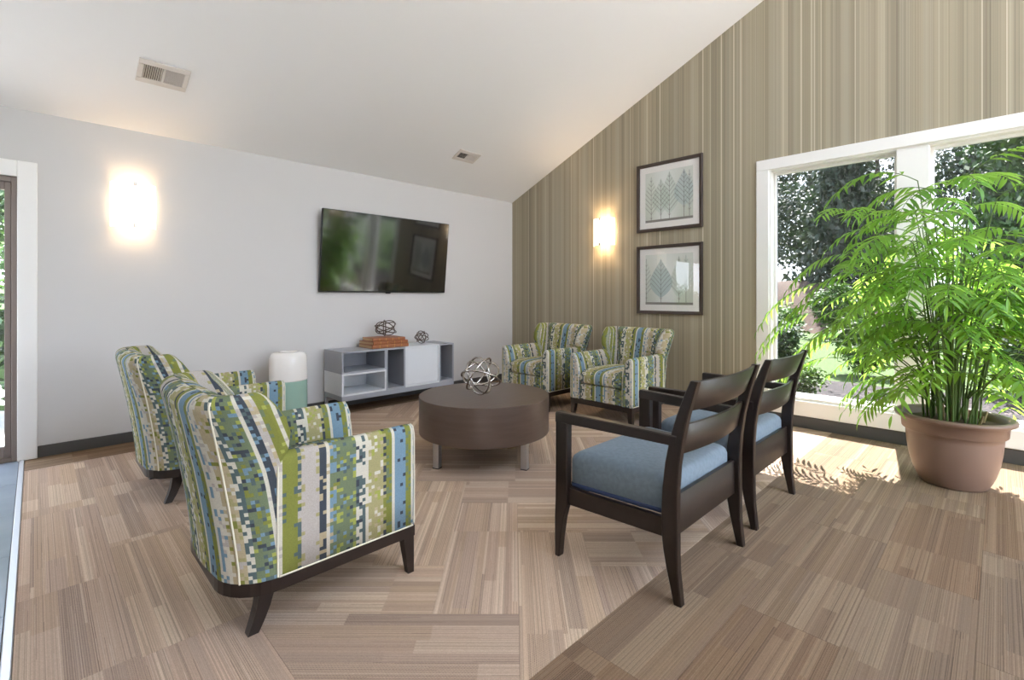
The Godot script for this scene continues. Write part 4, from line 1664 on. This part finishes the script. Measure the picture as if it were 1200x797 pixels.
	for fr in fronds:
		var start: Vector3 = fr[0]
		var dir: Vector3 = fr[1]
		var length: float = fr[3]
		var path := []
		for i in 11:
			var t := i / 10.0
			var p: Vector3 = start + dir * length * (t - 0.12 * t * t) + Vector3(0, length * (fr[2] * t - 0.75 * t * t), 0)
			path.append(keep_in.call(p))
		s = Shape.new()
		s.tube(path, 0.003, 5, false, 0.0012)
		var frond := part("frond", s, mat.stem, root)
		var pairs: int = fr[5]
		var joined := Shape.new()
		var st := SurfaceTool.new()
		var merged := single + pairs * 2 + 1 > 300
		for k in pairs + 1:
			var t := lerpf(0.16, 1.0, float(k) / pairs)
			var fi := t * 10.0
			var i0 := mini(int(fi), 9)
			var p: Vector3 = path[i0].lerp(path[i0 + 1], fi - i0)
			var tang: Vector3 = (path[i0 + 1] - path[i0]).normalized()
			var side := tang.cross(Vector3.UP).normalized()
			if side.length() < 0.5:
				side = Vector3.RIGHT
			for sx in ([-1.0, 1.0] if k < pairs else [0.0]):
				var along: Vector3 = (tang * (0.62 if sx != 0.0 else 1.0) + side * sx * 0.85 + Vector3(0, -0.12 - r.randf() * 0.35, 0)).normalized()
				var nrm: Vector3 = (side.cross(tang).normalized() + Vector3(r.randf_range(-0.25, 0.25), 0, r.randf_range(-0.25, 0.25)) + Vector3(0, 0.4, 0)).normalized()
				var xx: Vector3 = nrm.cross(along).normalized()
				var yy: Vector3 = along.cross(xx).normalized()
				var size: float = fr[4] * (0.72 + 0.4 * sin(PI * clampf(t * 0.85 + 0.1, 0, 1))) * r.randf_range(0.88, 1.1)
				var wide := size * r.randf_range(0.15, 0.2)
				var tr := Transform3D(Basis(xx * wide, yy * size, along * size), p)
				# leaves at the glass turn along it
				if p.x + along.x * size > 0.74:
					along.x = minf(along.x, (0.74 - p.x) / size)
					along = Vector3(along.x, along.y, along.z + (0.01 if along.z >= 0.0 else -0.01)).normalized()
					xx = nrm.cross(along).normalized()
					yy = along.cross(xx).normalized()
					tr = Transform3D(Basis(xx * wide, yy * size, along * size), p)
				if merged:
					st.append_from(leaf, 0, tr)
				else:
					part("leaflet", leaf, mat.leafs[(fr[6] + r.randi() % 2) % 3], frond, tr)
					single += 1
		if merged:
			var all := part("leaflets", st.commit(), mat.leafs[fr[6]], frond)
			all.set_meta("kind", "stuff")

# ---------------------------------------------------------------- the garden
func leaf_cloud(n: int, seed_no: int, size: float, tones: Array, shape: String) -> ArrayMesh:
	# leaves in a unit crown, radius about 1, bottom at y = 0, top at y = 2 (or a cone)
	var r := RandomNumberGenerator.new()
	r.seed = seed_no
	var s := Shape.new()
	s.use_col = true
	var clumps := []
	for k in 26:
		var d := Vector3(r.randfn(), r.randfn(), r.randfn()).normalized() * pow(r.randf(), 0.4)
		clumps.append(d)
	for k in n:
		var p: Vector3
		if shape == "cone":
			var y := pow(r.randf(), 1.3)
			var rad := (1.0 - y) * (0.55 + 0.45 * absf(sin(y * 34.0))) * sqrt(r.randf())
			var a := r.randf() * TAU
			p = Vector3(cos(a) * rad, y * 2.0, sin(a) * rad)
		else:
			var c: Vector3 = clumps[r.randi() % clumps.size()]
			p = c * 0.74 + Vector3(r.randfn(), r.randfn(), r.randfn()) * 0.13
			p = Vector3(p.x, p.y + 1.0, p.z)
		var f := Vector3(r.randfn(), r.randfn() * 0.7 - 0.2, r.randfn()).normalized()
		var u := f.cross(Vector3(r.randfn(), r.randfn() + 1.5, r.randfn())).normalized()
		var l := size * r.randf_range(0.7, 1.3)
		var w := l * 0.3
		var c2: Vector3 = tones[r.randi() % tones.size()]
		var k2 := r.randf_range(0.8, 1.2)
		s.tint = Color(c2.x * k2, c2.y * k2, c2.z * k2) * 0.75
		s.tri(p, p + f * l * 0.5 + u * w, p + f * l)
		s.tri(p, p + f * l, p + f * l * 0.5 - u * w)
	return s.mesh()

func make_garden() -> void:
	var g := -0.12
	var s := Shape.new()
	s.box(Vector3(40.2, g - 0.15, 2), Vector3(70, 0.26, 90))
	structure("ground", s, mat.lawn, "sunlit green lawn beyond the window", "lawn")
	s = Shape.new()
	s.box(Vector3(-24.8, g - 0.15, 2), Vector3(60, 0.26, 90))
	structure("forecourt", s, mat.paving, "pale concrete forecourt added to bounce daylight into the room", "paving")  # pale ground added to throw light up to the ceiling
	# mulch bed under the window
	s = Shape.new()
	var r := RandomNumberGenerator.new()
	r.seed = 99
	var nx := 12
	var nz := 30
	for i in nx:
		for j in nz:
			var f := func(a: int, b: int) -> Vector3:
				var x := 5.2 + a * 0.3
				var z := -7.0 + b * 0.5
				var edge := 0.0 if a < nx else -0.12
				return Vector3(x + (0.5 * sin(z * 0.8) if a == nx else 0.0), g + 0.04 + edge + 0.03 * sin(x * 3.1 + z) * cos(z * 2.3), z)
			s.quad(f.call(i, j), f.call(i, j + 1), f.call(i + 1, j + 1), f.call(i + 1, j), 0)
	var bed := structure("mulch_bed", s, mat.mulch, "dark bark mulch bed right outside the window", "mulch")
	bed.set_meta("kind", "structure")
	s = Shape.new()
	for k in 1500:
		var c := Vector3(r.randf_range(5.3, 8.4), g + 0.07, r.randf_range(-6.5, 6.5))
		if Vector2(c.x - 6.3, c.z + 1.72).length() < 0.5:
			continue
		var a := r.randf() * TAU
		var d := Vector3(cos(a), r.randf_range(-0.2, 0.3), sin(a)) * r.randf_range(0.02, 0.05)
		var w := Vector3(-sin(a), 0, cos(a)) * r.randf_range(0.006, 0.015)
		s.quad(c - d - w, c + d - w, c + d + w, c - d + w)
	var chips := part("mulch_chips", s, mat.chip, self)
	tag(chips, "loose pale bark chips scattered on the mulch bed", "bark chips")
	chips.set_meta("kind", "stuff")
	# bare earth bank behind the lawn
	s = Shape.new()
	for i in 30:
		for j in 6:
			var f := func(a: int, b: int) -> Vector3:
				var z := -26.0 + a * 1.2
				var x := 20.0 + b * 1.1
				var y: float = g - 0.02 + [0.0, 0.5, 1.1, 1.6, 1.9, 2.0, 2.0][b] * (0.8 + 0.25 * sin(a * 0.9))
				return Vector3(x + 0.5 * sin(a * 1.3 + b), y, z)
			s.quad(f.call(i, j), f.call(i, j + 1), f.call(i + 1, j + 1), f.call(i + 1, j), 0)
	structure("earth_bank", s, mat.earth, "bare brown earth bank across the lawn", "earth bank")
	# crowns, shared
	var dark := [Vector3(0.022, 0.045, 0.02), Vector3(0.035, 0.06, 0.028), Vector3(0.05, 0.075, 0.04), Vector3(0.07, 0.085, 0.06)]
	var mid := [Vector3(0.045, 0.1, 0.022), Vector3(0.07, 0.14, 0.03), Vector3(0.03, 0.075, 0.02)]
	var light := [Vector3(0.1, 0.2, 0.03), Vector3(0.14, 0.25, 0.045), Vector3(0.07, 0.15, 0.03)]
	var crown := [leaf_cloud(11000, 1, 0.055, dark, "round"), leaf_cloud(11000, 2, 0.055, mid, "round")]
	var cone := [leaf_cloud(11000, 3, 0.075, dark, "cone"), leaf_cloud(11000, 4, 0.075, mid, "cone")]
	var bush := [leaf_cloud(3200, 5, 0.13, light, "round"), leaf_cloud(3200, 6, 0.13, mid, "round")]
	# trees: x, z, height, kind, label
	var trees := [
		[14.5, -5.6, 6.4, 0, "dark broad tree framed at the left of the first pane"], [20.5, -11.5, 9.5, 2, "dark conifer far left behind the earth bank"],
		[28.5, -12.0, 11.5, 3, "tall conifer rising above the left of the earth bank"], [27.6, -5.2, 12.0, 2, "tall dark conifer behind the window post"],
		[12.6, 1.4, 6.6, 1, "broad green tree filling the right window pane"], [20.6, 0.4, 9.0, 3, "conifer standing behind the right window pane"],
		[27.4, 1.6, 12.0, 2, "dark conifer at the right beyond the lawn"], [17.5, 6.2, 7.0, 0, "dark broad tree right of the window view"],
		[13.2, 9.6, 7.0, 1, "green tree mirrored in the television"],
		[-0.6, -11.4, 5.0, 1, "green tree standing outside the sliding door"], [-6.0, -13.0, 6.0, 0, "dark tree at the left outside the sliding door"], [4.6, -13.6, 6.0, 0, "dark tree outside behind the television wall"], [11.0, 16.0, 8.0, 0, "dark tree far along the lawn mirrored in the television"], [18.6, 13.6, 9.0, 2, "conifer far along the lawn"],
		[24.6, 8.2, 11.0, 3, "conifer at the right end of the woods"], [15.0, -12.0, 6.6, 0, "broad dark tree outside the left of the view"],
		[37.0, -19.0, 13.5, 0, "large broad tree at the far left of the back row"], [37.0, -9.0, 14.0, 0, "large dark broad tree in the back row, left pane"], [37.0, 1.0, 14.0, 0, "large dark broad tree in the back row, right pane"], [37.0, 10.4, 14.0, 1, "large green broad tree in the back row at the right"],
		[47.0, -19.2, 17.0, 0, "highest broad tree behind the back row, left"], [47.0, -6.8, 17.0, 0, "highest broad tree behind the back row, middle"], [47.0, 5.6, 17.0, 0, "highest broad tree behind the back row, right"]]
	for e in trees:
		var h: float = e[2]
		var kind: int = e[3]
		var t := thing("conifer_tree" if kind >= 2 else "broad_tree", e[4], "tree", Vector3(e[0], g - 0.02, e[1]), r.randf() * 360.0, "trees beyond the lawn")
		s = Shape.new()
		s.tube([Vector3(0, 0, 0), Vector3(0.05, h * 0.3, 0.03), Vector3(-0.04, h * 0.6, 0.05), Vector3(0.02, h * 0.93, 0)], h * 0.022, 8, false, h * 0.006)
		part("trunk", s, mat.bark, t)
		if kind >= 2:
			part("foliage", cone[kind - 2], mat.leaf_out, t, Transform3D(Basis.from_scale(Vector3(h * 0.26, h * 0.47, h * 0.26)), Vector3(0, h * 0.06, 0)))
		else:
			part("foliage", crown[kind], mat.leaf_out, t, Transform3D(Basis.from_scale(Vector3(h * 0.34, h * 0.44, h * 0.34)), Vector3(0, h * 0.08, 0)))
	# shrubs: x, z, height, kind
	var shrubs := [
		[6.3, -1.72, 0.62, 0, "low bright leafy plant just outside the left pane"], [9.3, -2.9, 1.1, 1, "rounded shrub at the mulch edge in the left pane"], [9.8, -1.6, 1.0, 0, "light green shrub behind the window post"],
		[8.9, 0.2, 1.2, 1, "rounded shrub behind the pot in the right pane"], [11.5, -3.6, 1.3, 0, "light green shrub on the lawn in the left pane"], [18.2, -6.6, 1.5, 1, "shrub at the foot of the earth bank"],
		[17.8, -3.4, 1.8, 0, "light shrub at the foot of the bank near the post"], [16.6, -1.4, 1.5, 1, "shrub on the far lawn in the right pane"], [16.9, 3.0, 1.5, 0, "light shrub on the far lawn at the right"],
		[8.6, 2.2, 1.2, 0, "light green shrub right of the window view"], [9.4, 5.0, 1.4, 1, "shrub along the house mirrored in the television"], [7.4, 8.5, 1.6, 0, "light shrub along the house mirrored in the television"], [9.5, 11.5, 1.9, 1, "large shrub far along the house"],
		[0.0, -7.6, 1.8, 1, "dense shrub added right outside the sliding door to dim glare"], [-2.5, -7.9, 1.9, 1, "dense shrub added outside the middle of the sliding door to dim glare"], [-5.0, -7.6, 1.8, 0, "light shrub added at the left outside the sliding door to dim glare"], [2.6, -7.8, 1.8, 0, "light shrub added outside behind the grey wall to dim glare"]]  # these four are added to block the bright view through the door
	for e in shrubs:
		var h: float = e[2]
		var t := thing("garden_shrub", e[4], "shrub", Vector3(e[0], g, e[1]), r.randf() * 360.0, "shrubs in the garden")
		s = Shape.new()
		for k in 4:
			var a := TAU * k / 4.0
			s.tube([Vector3(0, 0, 0), Vector3(cos(a) * h * 0.12, h * 0.3, sin(a) * h * 0.12), Vector3(cos(a) * h * 0.25, h * 0.6, sin(a) * h * 0.25)], 0.018, 5, false, 0.006)
		part("stems", s, mat.bark, t)
		part("foliage", bush[e[3]], mat.leaf_out, t, Transform3D(Basis.from_scale(Vector3(h * 0.6, h * 0.5, h * 0.6)), Vector3(0, h * 0.02, 0)))

# ----------------------------------------------------------------
func _ready() -> void:
	rng.seed = 4242
	set_view()
	make_materials()
	make_shell()
	make_floor()
	make_window()
	make_door()
	glazed("window_2", "wide unseen window added behind the camera for daylight", 2, BACK_Z + 0.1, 1.2, 4.7, 0.2, 2.95, 2)
	glazed("window_3", "unseen window added in the papered wall beyond the plant for daylight", 0, WIN_X + 0.1, 1.5, 3.7, 0.24, 2.41, 1)
	added_skylight("window_4", "roof light added in the rear slope for daylight, at the left", 0.4, 1.6)
	added_skylight("window_5", "roof light added in the rear slope for daylight, in the middle", 1.8, 3.0)
	added_skylight("window_6", "roof light added in the rear slope for daylight, at the right", 3.2, 4.4)
	make_table()
	var a := make_armchair()
	a.set_meta("label", "striped armchair nearest the camera with its back turned")
	a.position = Vector3(0.815, 0, -2.135)
	a.rotation_degrees.y = 90
	copy(a, "striped armchair by the grey wall behind the nearest armchair", Vector3(0.815, 0, -3.66), 90)
	copy(a, "striped armchair against the wallpaper, nearest the room corner", Vector3(4.105, 0, -3.605), -90)
	copy(a, "striped armchair against the wallpaper below the framed pictures", Vector3(4.105, 0, -2.625), -90)
	var c := make_wood_chair()
	c.set_meta("label", "dark wood armchair with blue seat nearest the camera")
	c.position = Vector3(2.1, 0, -1.165)
	c.rotation_degrees.y = 180
	copy(c, "dark wood armchair with blue seat nearest the window", Vector3(2.955, 0, -1.175), 180)
	make_console()
	make_vase()
	make_tv()
	make_picture("upper framed print of pale leaves on the striped wallpaper", 1.923, 2.693, leaf_print([[0.52, 0.02, 0.86, 0.2, rgb8(176, 190, 176), 0.5], [0.13, 0.06, 0.9, 0.17, rgb8(196, 202, 186), 0.4], [0.34, 0.14, 0.84, 0.19, rgb8(170, 184, 168), 0.45], [0.82, 0.03, 0.74, 0.2, rgb8(160, 176, 178), 0.55], [0.93, 0.05, 0.8, 0.1, rgb8(180, 190, 186), 0.4]], 3))
	make_picture("lower framed print of pale leaves on the striped wallpaper", 0.998, 1.765, leaf_print([[0.34, 0.08, 0.86, 0.24, rgb8(140, 164, 164), 0.6], [0.02, 0.05, 0.85, 0.12, rgb8(186, 196, 188), 0.4], [0.72, 0.04, 0.86, 0.17, rgb8(170, 186, 170), 0.45], [0.86, 0.02, 0.7, 0.16, rgb8(190, 206, 196), 0.4]], 9))
	make_sconce("lit frosted glass sconce on the grey wall by the door", Vector3(0.577, 1.935, TV_Z), 0, 0.36, 0.1)
	make_sconce("lit frosted glass sconce on the striped wallpaper", Vector3(WIN_X, 1.975, -3.4), -90, 0.33, 0.28)
	make_sconce("lit frosted glass sconce on the wallpaper right of the plant window", Vector3(WIN_X, 1.975, 1.08), -90, 0.33, 0.15)
	make_vent("white ceiling vent above the sconce on the grey wall", 0.525, 0.835, -4.475, -4.265)
	make_vent("white ceiling vent near the room corner above the television", 3.435, 3.75, -4.47, -4.305)
	make_plant()
	make_garden()
